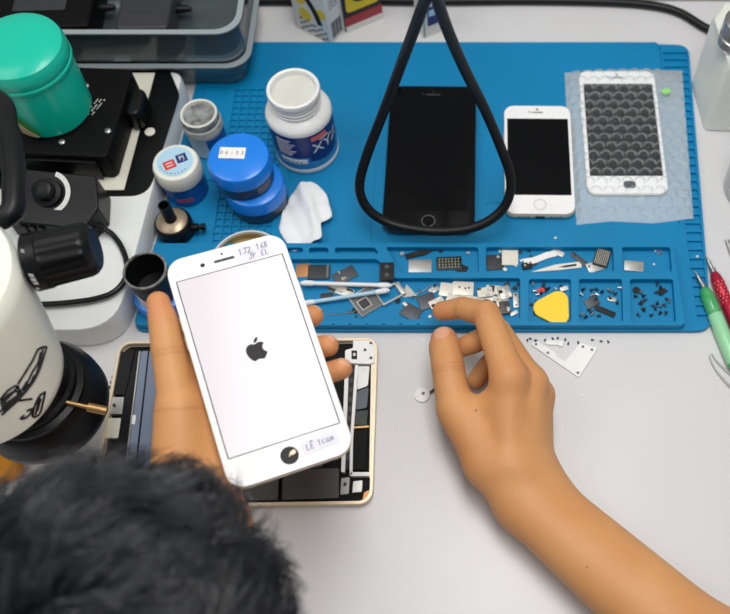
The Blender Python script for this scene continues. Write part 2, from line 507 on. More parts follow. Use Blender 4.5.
STR = [[(190, 110), (178, 150), (158, 208), (128, 262), (70, 330), (6, 388)], [(152, 122), (132, 165), (108, 205), (72, 262)], [(152, 122), (170, 112), (190, 110)],
       [(165, 130), (155, 175), (130, 215), (95, 290)], [(175, 118), (165, 165), (140, 240)], [(60, 268), (30, 290), (0, 325)], [(75, 268), (40, 310), (2, 345)], [(62, 268), (78, 285), (60, 330), (40, 350)],
       [(110, 290), (70, 310), (30, 345), (0, 375)], [(90, 300), (50, 322), (10, 360)], [(130, 240), (155, 212)], [(104, 268), (128, 262)], [(72, 330), (100, 326), (130, 322)],
       [(184, 294), (174, 340), (160, 385), (134, 394), (142, 350), (160, 312), (184, 294)], [(166, 322), (152, 372)], [(130, 365), (122, 385), (100, 402), (84, 402), (100, 388)], [(108, 372), (136, 360)],
       [(40, 330), (20, 352), (60, 318), (80, 300)], [(5, 345), (30, 338), (10, 370)], [(0, 335), (40, 300), (70, 290)], [(5, 355), (50, 330), (85, 290), (110, 250)], [(15, 372), (48, 342), (96, 300), (124, 256), (140, 225)], [(150, 345), (166, 300)], [(144, 388), (156, 340)]]
mb = MB()
for st in STR:
    pp = [onbody(x / 4.09, 320 + y / 4.09) for x, y in st]; pp = [p for p in pp if p is not None]
    if len(pp) > 1: mb.tube(catmull(pp, 4) if len(pp) > 2 else pp, .8, 6)
mb.build('pen_drawing', M['inkb'], mic)

# orange sponge under the ring light
mb = MB(); mb.slab(60, 40, 5, 0, 14, 3); single(mb, 'sponge', M['orange'], 'small orange sponge on the desk below the black ring light', 'sponge', P(-16, 466, 0) + Vector((0, 0, .05)), .3)

# ------------------------------------------------------------------ black supply box under the canister
zt = 31.25
sb = thing('power_supply', 'flat black metal power supply box under the teal canister', 'power supply', (-370, 532, zt), -0.06)
MB().slab(134, 98, 6, 0, 30, 2).build('case', M['blackm'], sb)
MB().box(120, 3, 22, (-4, -50.5, 14)).build('front_flange', M['black'], sb, bevel=.6)
MB().slab(14, 30, 6, 2, 24, 3, c=(73, 18)).build('side_cover', M['black'], sb)
for (a, b) in ((80, 77), (86, 86), (62, 142), (108, 131), (92, 155)):
    p = P(a, b, zt + 30) - Vector((-370, 532, 0)); p.rotate(Euler((0, 0, 0.06)))
    if abs(p.x) < 64 and abs(p.y) < 46:
        MB().at((p.x, p.y, 30)).lathe([(2.8, 0), (2.8, .6), (2.0, 1.3), (.5, 1.5)], 16).build('screw', M['silver'], sb)
mb = MB()
p = P(95, 107, zt + 30) - Vector((-370, 532, 0)); p.rotate(Euler((0, 0, 0.06)))
for li in range(3):
    for ci in range(9):
        if (ci * 7 + li * 3) % 5 == 0: continue
        mb.at((p.x + li * 3.0 - 3, p.y, 30), (0, 0, 1.2)); mb.box(1.1 + (ci % 3) * .3, .9, .15, ((ci - 4) * 2.2, 0, .08))
mb.build('printed_text', M['print'], sb)

# teal canister
cz = zt + 30.1
can = thing('canister', 'teal plastic canister with a wide screw lid on the black supply box', 'canister', (-361, 531, cz))
MB().lathe([(28, 0), (31, .6), (33, 3), (34.6, 30), (35.2, 57)], 64).build('body', M['teal'], can)
MB().lathe([(36.8, 57.1), (37.4, 58), (37.4, 61), (36.6, 62), (36.6, 63), (37.2, 64), (37.0, 72), (35.5, 77), (31, 80), (20, 81.3), (.5, 81.8)], 64).build('lid', M['teal'], can)


def cylmap(R, th, zc, flip=False):
    return lambda v: Vector(((R + v.z) * math.cos(th + v.x / R), (R + v.z) * math.sin(th + v.x / R), zc + v.y))


def cylpatch(mbx, R, th0, th1, z0, z1, t=.25, n=16, zf=None):
    rings = []
    for i in range(n + 1):
        th = th0 + (th1 - th0) * i / n
        a, b = (z0, z1) if zf is None else zf(i / n)
        rings.append([((R + d) * math.cos(th), (R + d) * math.sin(th), z) for d, z in ((0, a), (t, a), (t, b), (0, b))])
    return mbx.loft(rings)


mb = MB(); cylpatch(mb, 34.4, -2.2, -1.62, 8, 40, .5, zf=lambda u: (6 + 2 * u, 8 + 34 * (1 - u) ** .7)); mb.build('leaf_label', mat('leaf_label', (52, 140, 62), .5, noise=.6, nscale=120, rgb2=(24, 110, 60)), can)
mb = MB(); cylpatch(mb, 34.7, -2.15, -1.66, 5, 30, .5, zf=lambda u: (5, 6 + 16 * (1 - u))); mb.build('tan_label', mat('tan_label', (196, 180, 140), .5, noise=.4, nscale=200), can)

# lamp dimmer with dial
dm = thing('dimmer_box', 'small black dimmer box with a dial and white arc scale', 'control box', (-342, 440, zt), -0.12)
mb = MB(); mb.loft([[(-36, -24, 0), (30, -24, 0), (38, -4, 0), (31, 22, 0), (-36, 22, 0)], [(-36, -23, 20), (29, -23, 20), (37, -4, 26), (30, 21, 34), (-36, 21, 34)]]); mb.build('case', M['black'], dm, bevel=1.2)
tilt = math.atan2(14, 37)
fr = Matrix.Translation((-7, 3, 28.6)) @ Matrix.Rotation(tilt, 4, 'X')
dial = MB().frame(fr).lathe([(12, 0), (12, 3), (8.5, 4), (8, 12), (6.5, 13)], 40).build('dial', M['rubber'], dm)
mb = MB().frame(fr)
arc = [(15 * math.cos(t), 15 * math.sin(t)) for t in np.linspace(-1.25, 1.35, 20)]
arc2 = [(19 * math.cos(t), 19 * math.sin(t)) for t in np.linspace(1.35, -1.25, 20)]
mb.poly(arc + arc2, .1, .4); mb.build('arc_scale', M['print'], dm)
mb = MB().frame(fr)
for t in np.linspace(-1.0, 1.2, 7): mb.at((0, 0, 0)); mb.frame(fr @ Matrix.Rotation(t, 4, 'Z')); mb.box(.5, .5, .2, (17, 0, .5))
mb.build('scale_mark', M['inkb'], dm)
for i in range(3): MB().at((-24 + i * 7.5, -24.6, 10)).slab(5.5, 1.6, .7, -8, 8, .5).build('rib', M['black'], dm)
cab = [P(86, 221, 48), P(93, 224, 44), P(103, 228, 39), P(113, 235, 34.8), P(122, 248, 34.8), P(127, 265, 34.8), P(124, 281, 34.8), P(112, 293, 34.8), P(94, 299, 34.8), P(74, 302, 34.8), P(50, 304, 34.8), P(20, 304, 34.8), P(-30, 300, 34.8), P(-90, 285, 34.8)]
cl = thing('lamp_cable', 'thin black cable looping from the dimmer box over the white base', 'cable', (-300, 400, 0))
mb = MB(); mb.tube([p - Vector((-300, 400, 0)) for p in catmull(cab[2:], 6)], 2.3, 10); mb.build('cable', M['rubber'], cl)
mb = MB()
for i in range(5):
    u = i / 5; p0 = cab[0].lerp(cab[2], u * 1.0) - Vector((-300, 400, 0)); p1 = cab[0].lerp(cab[2], u + .13) - Vector((-300, 400, 0)); mb.tube([p0, p1], 4.6 - i * .35, 12)
mb.tube([cab[0] - Vector((-300, 400, 0)), cab[2] - Vector((-300, 400, 0))], 2.9, 12)
mb.build('strain_relief', M['rubber'], cl)

# ------------------------------------------------------------------ bins at the back left


def bin_(z0, h, label, ins):
    w, d, r = 380, 104, 20
    t = thing('storage_bin', label, 'storage bin', (-398, 655, z0))
    prof = [(ins + 3, 0), (ins, 3), (0, h - 2), (-3.5, h - 2), (-3.5, h), (1.8, h), (ins + 1.8, 4.6), (ins + 6, 2.2)]
    MB().loft([[(x, y, z) for x, y in rrect(w - 2 * i, d - 2 * i, r - i * .5, 8)] for i, z in prof]).build('tray', M['binfilm'], t)
    MB().loft([[(x, y, z) for x, y in rrect(w - 2 * i, d - 2 * i, r - i * .5, 8)] for i, z in ((-3.6, h + .05), (-3.6, h + .9), (1.6, h + .9), (1.6, h + .05))], False, False).build('rim', mat('bin_rim', (150, 160, 164), .3), t)
    return t


bin_(4.1, 33, 'lower smoky plastic storage bin resting on the mat behind the microscope base', 6)
bin_(4.1 + 34.2, 42, 'upper smoky plastic storage bin stacked at the back left corner', 1.2)


def brick(loc, w, d, h, rz, label, m='blackm'):
    t = thing('adapter', label, 'power adapter', loc, rz)
    MB().slab(w, d, 5, 0, h, 3).build('case', M[m], t)
    MB().slab(w * .5, d * .45, 2, h, h + .4, .1).build('rating_label', M['dgrey'], t)
    MB().at((w / 2, 0, h / 2), (0, PI / 2, 0)).lathe([(4, 0), (4, 6), (2.4, 14)], 14).build('cord_boot', M['rubber'], t)


brick((-506, 655, 6.6), 110, 70, 22, .03, 'black adapter at the left end of the lower bin')
brick((-376, 659, 6.6), 95, 62, 22, -.06, 'black adapter in the middle of the lower bin')
brick((-506, 653, 40.9), 120, 78, 30, -.03, 'black adapter at the left end of the upper bin')
brick((-395, 655, 40.9), 96, 76, 30, .04, 'black adapter in the middle of the upper bin')
brick((-300, 657, 40.9), 48, 74, 26, .02, 'dark grey adapter at the right end of the upper bin', 'dgrey')
co = [Vector(((16 + 4 * math.sin(5 * t)) * math.cos(t) * 1.5, (20 + 5 * math.cos(3 * t)) * math.sin(t), 3 + t * .62)) for t in np.linspace(0, 2 * PI * 5, 130)]
single(MB().tube(co, 2.4, 8), 'cable_coil', mat('grey_green_cable', (96, 112, 108), .5), 'grey green coiled cable at the right end of the lower bin', 'cable', (-265, 655, 6.4))

# ------------------------------------------------------------------ boxes and carton by the wall


def facefr(a, b):
    """frame on a vertical face: x along a->b, y up, z outward to the camera side"""
    X = (Vector(b) - Vector(a)).normalized(); Y = Vector((0, 0, 1)); Z = X.cross(Y)
    m = Matrix((X, Y, Z)).transposed().to_4x4(); return m


c0 = P(332, 45.5, 0); cL = P(298, 28, 0); cR = P(347, 31, 0)
c0, cL, cR = [Vector((p.x, p.y, 0)) for p in (c0, cL, cR)]
c0 += Vector((-1, .5, 0)); cL += Vector((-1, .5, 0)); cR += Vector((-1, .5, 0)); c3 = cL + cR - c0
wb = thing('carton', 'white carton with yellow discs and black swoosh at the back of the mat', 'box', c0)
MB().poly([tuple(p - c0)[:2] for p in (c0, cR, c3, cL)], 0.05, 88).build('carton_body', M['box'], wb, bevel=.6)
fl = facefr(cL - c0, (0, 0, 0)); wl = (cL - c0).length
frl = Matrix.Translation(cL - c0) @ fl
mb = MB().frame(frl)
mb.use(M['yprint'])
for (u, v, r) in ((.36, .3, 8), (.85, .42, 6), (.25, .52, 8)):
    mb.frame(frl @ Matrix.Translation((u * wl, v * 88, 0))); mb.lathe([(r, .06), (r, .16)], 20)
mb.frame(frl)
mb.use(M['inkb'])
sw = [(wl * .26, 62), (wl * .42, 54), (wl * .58, 44), (wl * .7, 33), (wl * .78, 21)]
pth = catmull([(x, y, .3) for x, y in sw], 6); mb.tube([(p.x, p.y, .12) for p in pth], [.4 + 4.4 * math.sin(PI * min(1, (i + 2) / (len(pth) + 1))) * .1 + .12 for i in range(len(pth))], 6)
mb.ribbon([(p.x, p.y, .2) for p in pth], 7, .12)
for i in range(8):
    for j in range(5):
        if (i + j) % 2 == 0: mb.box(wl * .07, 2.4, .12, (wl * (.2 + i * .1), 3 + j * 3.4 + (2 if i < 4 else 0), .1))
mb.build('front_print', None, wb, smooth=0)
frr = facefr((0, 0, 0), cR - c0); wr = (cR - c0).length
mb = MB().frame(frr); mb.use(M['grey'])
for i in range(9): mb.box(.9 + (i % 3) * .5, 20, .12, (wr * .2 + i * wr * .07, 15, .1))
for j in range(4): mb.box(wr * .5, 1.2, .12, (wr * .5, 42 + j * 4, .1))
mb.build('side_print', None, wb, smooth=0)

b0 = P(350, 34, 0); b1 = P(386, 19, 0); b0, b1 = Vector((b0.x - 3, b0.y + 1, 0)), Vector((b1.x - 3, b1.y + 1, 0))
nb = Vector((-(b1 - b0).y, (b1 - b0).x, 0)).normalized() * 14
kb = thing('carton', 'black and yellow carton with a red band beside the white carton', 'box', b0)
MB().poly([tuple(p - b0)[:2] for p in (b0, b1, b1 + nb, b0 + nb)], .05, 90).build('carton_body', M['boxblack'], kb, bevel=.6)
fb = facefr((0, 0, 0), b1 - b0); w_ = (b1 - b0).length
MB().frame(fb).box(w_, 8, .3, (w_ / 2, 4.1, .1)).build('base_band', M['box'], kb)
MB().frame(fb).box(w_, 11, .3, (w_ / 2, 13.6, .1)).build('red_band', M['boxred'], kb)
mb = MB().frame(fb); mb.poly(rpoly([(w_ * .06, 25), (w_ * .96, 25), (w_ * .9, 66), (w_ * .1, 66)], 5), .02, .3); mb.build('yellow_panel', M['yprint'], kb)
MB().frame(fb @ Matrix.Translation((w_ * .5, 46, 0))).lathe([(12, .3), (12, .5)], 28).build('dark_disc', M['boxblack'], kb)
MB().frame(fb @ Matrix.Translation((w_ * .5, 46, 0))).lathe([(7, .5), (7, .65)], 28).build('grey_disc', M['grey'], kb)

s0 = P(424, 38.5, 0); s0 = Vector((s0.x, s0.y, 0)); sa = s0 + Vector((19, 10, 0)); sl = s0 + Vector((-9, 15, 0))
st = thing('carton', 'small white carton with a blue label standing behind the cable loop', 'box', s0)
MB().poly([tuple(p - s0)[:2] for p in (s0, sa, sa + sl - s0, sl)], .05, 62).build('carton_body', M['box'], st, bevel=.5)
fs = facefr((0, 0, 0), sa - s0); w_ = (sa - s0).length
MB().frame(fs).box(w_ * .55, 24, .2, (w_ * .5, 26, .08)).build('blue_label', M['navy'], st)
MB().frame(fs).box(w_ * .4, 8, .2, (w_ * .5, 30, .2)).build('pale_label', M['palebl'], st)
MB().frame(fs).box(1.3, 60, .2, (.9, 31, .08)).build('green_stripe', mat('green_print', (30, 140, 100), .5), st)

cb = [Vector((-226, 719, 4.5)), Vector((-120, 720, 4.5)), Vector((-40, 719, 4.5)), Vector((60, 720, 4.5)), Vector((140, 718, 4.5)), Vector((185, 713, 4.5)), Vector((212, 703, 4.5)), Vector((236, 682, 4.5)), Vector((262, 668, 4.5)), Vector((330, 664, 4.5))]
single(MB().tube([p - Vector((0, 700, 0)) for p in catmull(cb, 8)], 4.3, 12), 'mains_cable', M['rubber'], 'thick black mains cable lying along the wall at the back', 'cable', (0, 700, 0.05))
# ------------------------------------------------------------------ jars on the mat
def base_at(px, py, z=ZP): return P(px, py, z)


def on_top(o, dx=0, dy=0, dz=0): return Vector((o[0] + dx, o[1] + dy, o[2] + dz))


# big open bottle
p = base_at(308, 149)
xb = thing('supplement_bottle', 'big open white bottle with a navy and sky blue label', 'bottle', p)
MB().lathe([(26, 0), (28.4, .8), (29, 3), (29, 6), (28.3, 7), (28.3, 51.5), (29, 52.2), (29, 55), (27.6, 58.4), (23, 61.5), (20.4, 62.5), (20.4, 65), (21.4, 65.8), (20.4, 66.6), (20.4, 69), (21.4, 69.8), (20.4, 70.6), (20.4, 73), (21.4, 73.8), (20.4, 74.6),
            (20.4, 77), (22.6, 78), (22.9, 81), (22.3, 83), (21, 83.6), (19.6, 83), (19, 81), (19, 78)], 72, True, False).build('body', M['white'], xb)
MB().lathe([(19, 77.6), (19, 78.1)], 48).build('inner_seal', mat('liner_paper', (210, 210, 202), .6, noise=.2, nscale=60), xb)
lab = MB(); cylpatch(lab, 28.3, -PI, PI * .6, 23, 51.2, .3, 70); lab.build('navy_label', M['navyl'], xb)
lab = MB(); cylpatch(lab, 28.3, -PI, PI * .6, 7.2, 23, .28, 70); lab.build('sky_label', M['sky'], xb)
lab = MB().use(M['navyl']); cylpatch(lab, 28.35, -1.3, -.2, 14, 24, .4, 24, zf=lambda u: (15 + 5 * abs(u - .5), 24))
lab.use(M['pink']); cylpatch(lab, 28.5, -1.15, -.6, 43.5, 48.5, .4, 16)
lab.use(M['stick']); cylpatch(lab, 28.5, -2.25, -1.4, 15.5, 21, .35, 16)
lab.use(M['print'])
for k in range(10):
    cylpatch(lab, 28.55, -2.3, -2.3 + .45 + .25 * ((k * 5) % 4) / 4, 26 + k * 2.2, 26.6 + k * 2.2, .2, 8)
lab.use(M['inkb'])
for k in range(5): cylpatch(lab, 28.7, -2.15 + k * .13, -2.08 + k * .13, 17, 18, .3, 3)
lab.use(M['print']); lab.text('XYZ', 16, cylmap(28.65, -.62, 33), .3)
cylpatch(lab, 28.6, -.9, -.5, 41.6, 42.5, .2, 8)
lab.build('label_print', None, xb, smooth=0)

# grey dirty jar
p = base_at(211, 145)
gj = thing('flux_jar', 'small open jar with dirty grey contents, rearmost of the left jars', 'jar', p)
MB().lathe([(15, 0), (16.2, 1), (16.4, 4), (16.4, 26), (17, 27), (17.2, 36), (16.4, 37), (16.4, 45), (15.4, 46), (14.2, 45.2), (14, 41)], 48, True, False).build('body', M['milky'], gj)
MB().lathe([(17.3, 27.5), (17.7, 28), (17.7, 35.5), (17.2, 36.5)], 48, False, False).build('collar', mat('smudged_collar', (186, 188, 186), .4, noise=.9, nscale=120, rgb2=(92, 96, 98)), gj)
MB().lathe([(16.5, 37.5), (16.9, 38), (16.9, 44), (16.5, 45)], 48, False, False).build('thread', M['dirt'], gj)
MB().lathe([(14.1, 40), (13.9, 41.6), (6, 40.4), (.5, 41)], 40).build('paste', M['dirt'], gj)
mb = MB().use(M['jarblue']); cylpatch(mb, 16.4, -1.35, .9, 3, 25, .3, 20)
mb.use(M['navy']); cylpatch(mb, 16.7, -.9, -.3, 5, 16, .25, 8)
mb.use(M['red']); cylpatch(mb, 16.7, -1.05, -.75, 8, 13, .35, 8)
mb.build('side_label', None, gj, smooth=0)

# white capped jar
p = base_at(188, 190)
wj = thing('flux_jar', 'blue jar with milky white cap and round pale blue sticker', 'jar', p)
MB().lathe([(17, 0), (18.4, 1), (18.6, 4), (18.6, 24), (16, 26)], 48).build('body', M['jarblue'], wj)
MB().lathe([(20, 25), (20.4, 26), (20.4, 38), (19, 41), (16, 42)], 56).build('cap', M['milky'], wj)
MB().lathe([(15.6, 42.02), (15.6, 42.3)], 48).build('round_sticker', M['palebl'], wj)
mb = MB().use(M['red']); mb.at((-4, -3.5, 42.4), (0, 0, .5)).box(10, 9, .25)
mb.use(M['navy']); mb.at((5.2, 3.6, 42.4), (0, 0, .45)); mb.box(9, 9, .2)
mb.use(M['print']); mb.at((5.2, 3.6, 42.6), (0, 0, .45)); mb.text('PJ', 6.5, None, .15)
mb.use(M['print']); mb.at((-4, -3.5, 42.6), (0, 0, .5)); mb.box(6, 1, .15, (0, 1.5, 0)); mb.box(6, 1, .15, (0, -1.5, 0))
mb.use(M['inkb']); mb.at((0, 0, 42.4))
for t in np.linspace(3.6, 5.6, 9): mb.at((13 * math.cos(t), 13 * math.sin(t), 42.4), (0, 0, t)); mb.box(.7, 1.4, .12)
mb.build('sticker_print', None, wj, smooth=0)
mb = MB().use(M['red']); mb.text('HOT', 6.5, cylmap(18.7, -1.35, 10), .25) if False else cylpatch(mb, 18.65, -1.8, -1.05, 7, 11.5, .25, 10)
mb.use(M['jarblue'])
for k in range(3): cylpatch(mb, 18.8, -1.62 + k * .2, -1.56 + k * .2, 7, 11.5, .25, 3)
mb.build('side_print', None, wj, smooth=0)


def blue_jar(loc, label, sticker):
    t = thing('solder_jar', label, 'jar', loc, 0, 'stacked blue lidded jars')
    MB().lathe([(23, 0), (25, 1), (25.3, 4), (25.3, 15), (23.5, 16)], 56).build('body', M['jardark'], t)
    MB().lathe([(26, 14.4), (26.6, 15.2), (26.4, 26), (25.2, 28.8), (22.5, 30), (.5, 30.2)], 64).build('lid', M['capblue'], t)
    if sticker:
        mb = MB().use(M['stick']); mb.at((-5, 3, 30.4), (0, 0, -.03)).box(22, 11.5, .25)
        mb.use(M['grey']); mb.at((-5, 3, 30.6), (0, 0, -.03))
        for i, ch in enumerate('06:33'): mb.text(ch, 5, lambda v, i=i: Vector((v.x - 9 + i * 4.4, v.y, v.z)), .1)
        mb.use(M['inkb']); mb.at((-5, 3, 30.6), (0, 0, -.03)); mb.box(1, .8, .1, (0, 6, 0)); mb.box(1, .8, .1, (0, -6, 0))
        mb.build('price_sticker', None, t, smooth=0)
        mb = MB().use(M['grey']); cylpatch(mb, 25.4, -.95, -.35, 3, 12, .2, 8); mb.build('side_label', None, t, smooth=0)
    return t


p = base_at(260, 201)
blue_jar(p, 'lower blue-lidded jar carrying another jar on top', False)
blue_jar(p + Vector((-7, 4, 30.3)), 'upper blue-lidded jar with a white sticker on its lid', True)

# hot air nozzle
p = base_at(177, 231)
nz = thing('hot_air_nozzle', 'black hot air nozzle with a tan collar and thin upright tube', 'nozzle', p)
MB().lathe([(15, 0), (16.2, .8), (16.2, 13), (15.4, 15), (14, 16)], 40).build('skirt', M['black'], nz)
MB().lathe([(13.6, 16), (13.4, 16.8), (11.5, 18), (7, 19.5)], 40).build('collar', M['tan'], nz)
MB().lathe([(5.4, 19), (5.0, 24), (5.0, 40), (4.1, 40), (4.1, 26)], 28, True, True).build('outlet_tube', M['black'], nz)
MB().at((15, -2, 8), (0, PI / 2, .1)).lathe([(3.6, -1), (3.6, 6), (2.2, 6), (2.2, 9), (3.2, 9), (3.2, 12)], 18).build('clamp_screw', M['black'], nz)

# black cup jar
p = base_at(164, 306) + Vector((2, 0, 0)); p.z = TT + .1
p = P(163, 300, TT + .1)
bj = thing('brush_cup', 'open black cup with a worn grey rim beside the thumb', 'cup', p)
MB().lathe([(18, 0), (20.6, .8), (21, 3), (21, 11), (19.5, 14), (16.2, 15)], 48).build('blue_foot', M['capblue'], bj)
MB().lathe([(15.5, 15), (16, 16), (17, 46), (17.2, 49), (15.6, 49), (15, 20), (.5, 19)], 48, True, True).build('sleeve', M['rubber'], bj)
MB().lathe([(17.25, 47.5), (17.3, 49.3), (15.5, 49.5), (15.4, 48)], 48, False, False).build('rim', mat('worn_rim', (128, 128, 126), .6, noise=1, nscale=250, rgb2=(40, 40, 42)), bj)
mb = MB(); cylpatch(mb, 16.35, -2.25, -1.75, 16, 36, .3, 10, zf=lambda u: (12 + 5 * u, 34 - 10 * u)); mb.build('white_label', M['stick'], bj)

# tissue
def sheet(outline, hf, t, res=2.2):
    """a cloth like sheet: triangulated outline with heights hf(x, y) and thickness t"""
    b = bmesh.new()
    vs = [b.verts.new((x, y, 0)) for x, y in outline]; b.faces.new(vs)
    xs = [q[0] for q in outline]; ys = [q[1] for q in outline]
    for k in np.arange(min(xs), max(xs), res): bmesh.ops.bisect_plane(b, geom=b.verts[:] + b.edges[:] + b.faces[:], plane_co=(k, 0, 0), plane_no=(1, 0, 0))
    for k in np.arange(min(ys), max(ys), res): bmesh.ops.bisect_plane(b, geom=b.verts[:] + b.edges[:] + b.faces[:], plane_co=(0, k, 0), plane_no=(0, 1, 0))
    b.verts.index_update()
    m = MB(); m.add([(v.co.x, v.co.y, hf(v.co.x, v.co.y)) for v in b.verts], [[v.index for v in f.verts] for f in b.faces])
    b.free(); return m


def pts_rel(pp, o, z): return [tuple(P(a, b, z) - Vector(o))[:2] for a, b in pp]


o = P(307, 216, 5); ol = rpoly(pts_rel([(279, 226), (284, 207), (294, 190), (306, 183), (318, 184), (328, 194), (334, 217), (322, 222), (324, 239), (293, 249)], o, 5), 4, 3)
def th(x, y): return .4 + 9 * math.exp(-((x - 3 + y * .25) / 8) ** 2) * (0.35 + .65 * min(1, max(0, (y + 15) / 35))) + 1.6 * math.sin(x * .22 + y * .1) ** 2 + 1.2 * math.sin(y * .19) ** 2 + 4.5 / (1 + math.exp(-(x * .95 + y * .12 - 4) / .9))
ts = sheet(ol, th, .4); so = single(ts, 'tissue', M['tissue'], 'crumpled white tissue on the mat beside the held phone', 'tissue', Vector((o.x, o.y - 4, ZP + .35)), smooth=60, fix=False)
sm = so.modifiers.new('thickness', 'SOLIDIFY'); sm.thickness = .0004; sm.offset = 1

# round tin behind the held phone
p = base_at(250, 268)
tn = thing('tin_lid', 'round white rimmed tin with gilt inside behind the held phone', 'tin', p)
MB().lathe([(30, 0), (31.5, 1), (31.5, 11), (30.6, 12), (29.8, 11.4), (29.6, 3)], 64, True, False).build('rim', M['white'], tn)
MB().lathe([(29.5, 1), (29.5, 9), (28.8, 9.2), (28.6, 3), (.5, 3)], 56).build('inside', M['gilt'], tn)

# ------------------------------------------------------------------ phones
APPLE = "12.152 6.896 c -.948 0 -2.415 -1.078 -3.96 -1.04 -2.04 .027 -3.91 1.183 -4.961 3.014 -2.117 3.675 -.546 9.103 1.519 12.09 1.013 1.454 2.208 3.09 3.792 3.039 1.52 -.065 2.09 -.987 3.935 -.987 1.831 0 2.35 .987 3.96 .948 1.637 -.026 2.676 -1.48 3.676 -2.948 1.156 -1.688 1.636 -3.325 1.662 -3.415 -.039 -.013 -3.182 -1.221 -3.22 -4.857 -.026 -3.04 2.48 -4.494 2.597 -4.559 -1.429 -2.09 -3.623 -2.324 -4.39 -2.376 -2 -.156 -3.675 1.09 -4.61 1.09"
LEAF = "15.53 3.83 c .843 -1.012 1.4 -2.427 1.245 -3.83 -1.207 .052 -2.662 .805 -3.532 1.818 -.78 .896 -1.454 2.338 -1.273 3.714 1.338 .104 2.715 -.688 3.559 -1.701"


def bez(path, n=6):
    a, c = path.split(' c '); cur = tuple(float(x) for x in a.split()); nums = [float(x) for x in c.split()]; out = []
    for i in range(0, len(nums) - 5, 6):
        d = nums[i:i + 6]; p0 = cur; p1, p2, p3 = [(cur[0] + d[k], cur[1] + d[k + 1]) for k in (0, 2, 4)]
        for k in range(n):
            t = k / n
            out.append(tuple((1 - t) ** 3 * p0[j] + 3 * t * (1 - t) ** 2 * p1[j] + 3 * t * t * (1 - t) * p2[j] + t ** 3 * p3[j] for j in (0, 1)))
        cur = p3
    return out


def phone(t, w, h, d, r, frame, face, scr, sw, sh, scy, home='ring', port=True, cam=True, hr=None):
    """phone lying face up: base at z=0, centred"""
    MB().slab(w, h, r, 0, d - .8, min(2.6, d * .35), 8).build('frame', M[frame], t)
    MB().slab(w - .8, h - .8, r - .4, d - .8, d, .45, 8).build('front_panel', M[face], t)
    MB().slab(sw, sh, .6, d, d + .06, 0, 2, (0, scy)).build('screen', M[scr], t)
    ez = d + .02
    hy = -h / 2 + (h / 2 + scy - sh / 2) / 2
    hr = hr or 5.2
    if home == 'ring':
        MB().at((0, hy, d)).lathe([(hr, 0), (hr, .1), (hr - .55, .1), (hr - .55, 0)], 36, False, False).build('home_ring', M['silver' if face != 'glassblack' else 'grey'], t)
        MB().at((0, hy, d)).lathe([(hr - .6, 0), (hr - .6, .05)], 36).build('home_button', M[face], t)
    ty = h / 2 - (h / 2 - scy - sh / 2) / 2
    MB().slab(w * .17, 1.5, .7, d, d + .06, 0, 4, (0, ty - .5)).build('earpiece', M['grey' if face != 'glassblack' else 'dgrey'], t)
    if cam:
        MB().at((0 if home != 'hole' else -w * .17, ty + (3 if home != 'hole' else -.5), d)).lathe([(1.1, 0), (1.1, .06)], 16).build('front_camera', M['inkb'], t)
        MB().at((-w * .12 if home != 'hole' else 0, ty + (0 if home != 'hole' else 4), d)).lathe([(.8, 0), (.8, .06)], 12).build('sensor_dot', M['dgrey'], t)
    for s, y0, L in ((-1, h * .22, 9), (-1, h * .12, 9), (1, h * .24, 10)):
        MB().at((s * (w / 2 - .1), y0, d * .45)).slab(.9, L, .4, -.9, .9, .3).build('side_button', M[frame], t)
    if port:
        MB().at((0, -h / 2, d * .42)).slab(8.5, .5, .2, -1.2, 1.2, .1).build('charging_port', M['inkb'], t)
        for s in (-1, 1):
            for k in range(4): MB().at((s * (10 + k * 3), -h / 2, d * .42), (PI / 2, 0, 0)).lathe([(.7, -.3), (.7, .2)], 10).build('speaker_hole', M['inkb'], t)


zz = ZP + .1
c4 = [P(394, 88, zz + 7), P(474, 86, zz + 7), P(473, 229, zz + 7), P(382, 230, zz + 7)]
c = sum(c4, Vector()) / 4
bp = thing('smartphone', 'black smartphone lying face up under the hanging cable loop', 'smartphone', (c.x, c.y, zz), -.012)
phone(bp, 81.5, 163.5, 7.2, 11, 'slate', 'glassblack', 'glassblack', 69, 122, 0, hr=6)
c4 = [P(503.5, 107.5, zz + 7), P(569, 106.5, zz + 7), P(576, 213, zz + 7), P(506, 215, zz + 7)]
c = sum(c4, Vector()) / 4
wp = thing('smartphone', 'small white smartphone with gold edge and black screen', 'smartphone', (c.x, c.y, zz), -.01)
phone(wp, 62.5, 122, 8.2, 9.5, 'gold', 'whiteg', 'glassblack', 56.5, 86, 2.2, hr=5.6)
c4 = [P(584, 71, zz + 5), P(657, 69.5, zz + 5), P(664, 193, zz + 5), P(584, 194, zz + 5)]
c = sum(c4, Vector()) / 4
zb = ZP + 1.0
wd = thing('phone_display', 'white phone display panel inside the bubble wrap bag', 'phone display', (c.x, c.y, zb), .0)
phone(wd, 73, 144, 3.6, 9, 'white', 'whiteg', 'glassblack', 66, 108, 1.5, home='none', port=False)
MB().at((2, -62, 3.6)).slab(11, 8, 3, 0, .3, .1).build('home_flex', M['slate'], wd)
# bubble wrap
ol = [(565, 70), (592, 68.5), (640, 67), (683, 68), (686, 110), (690, 160), (694.5, 216), (655, 221), (612, 219), (577, 222.5), (572, 160), (567, 110)]
bo = Vector((c.x, c.y, ZP + .15))
OLB = [tuple(P(a, b, 8) - bo)[:2] for a, b in ol]


def inpoly(x, y, pg):
    r = False
    for i in range(len(pg)):
        (x1, y1), (x2, y2) = pg[i - 1], pg[i]
        if (y1 > y) != (y2 > y) and x < (x2 - x1) * (y - y1) / (y2 - y1) + x1: r = not r
    return r


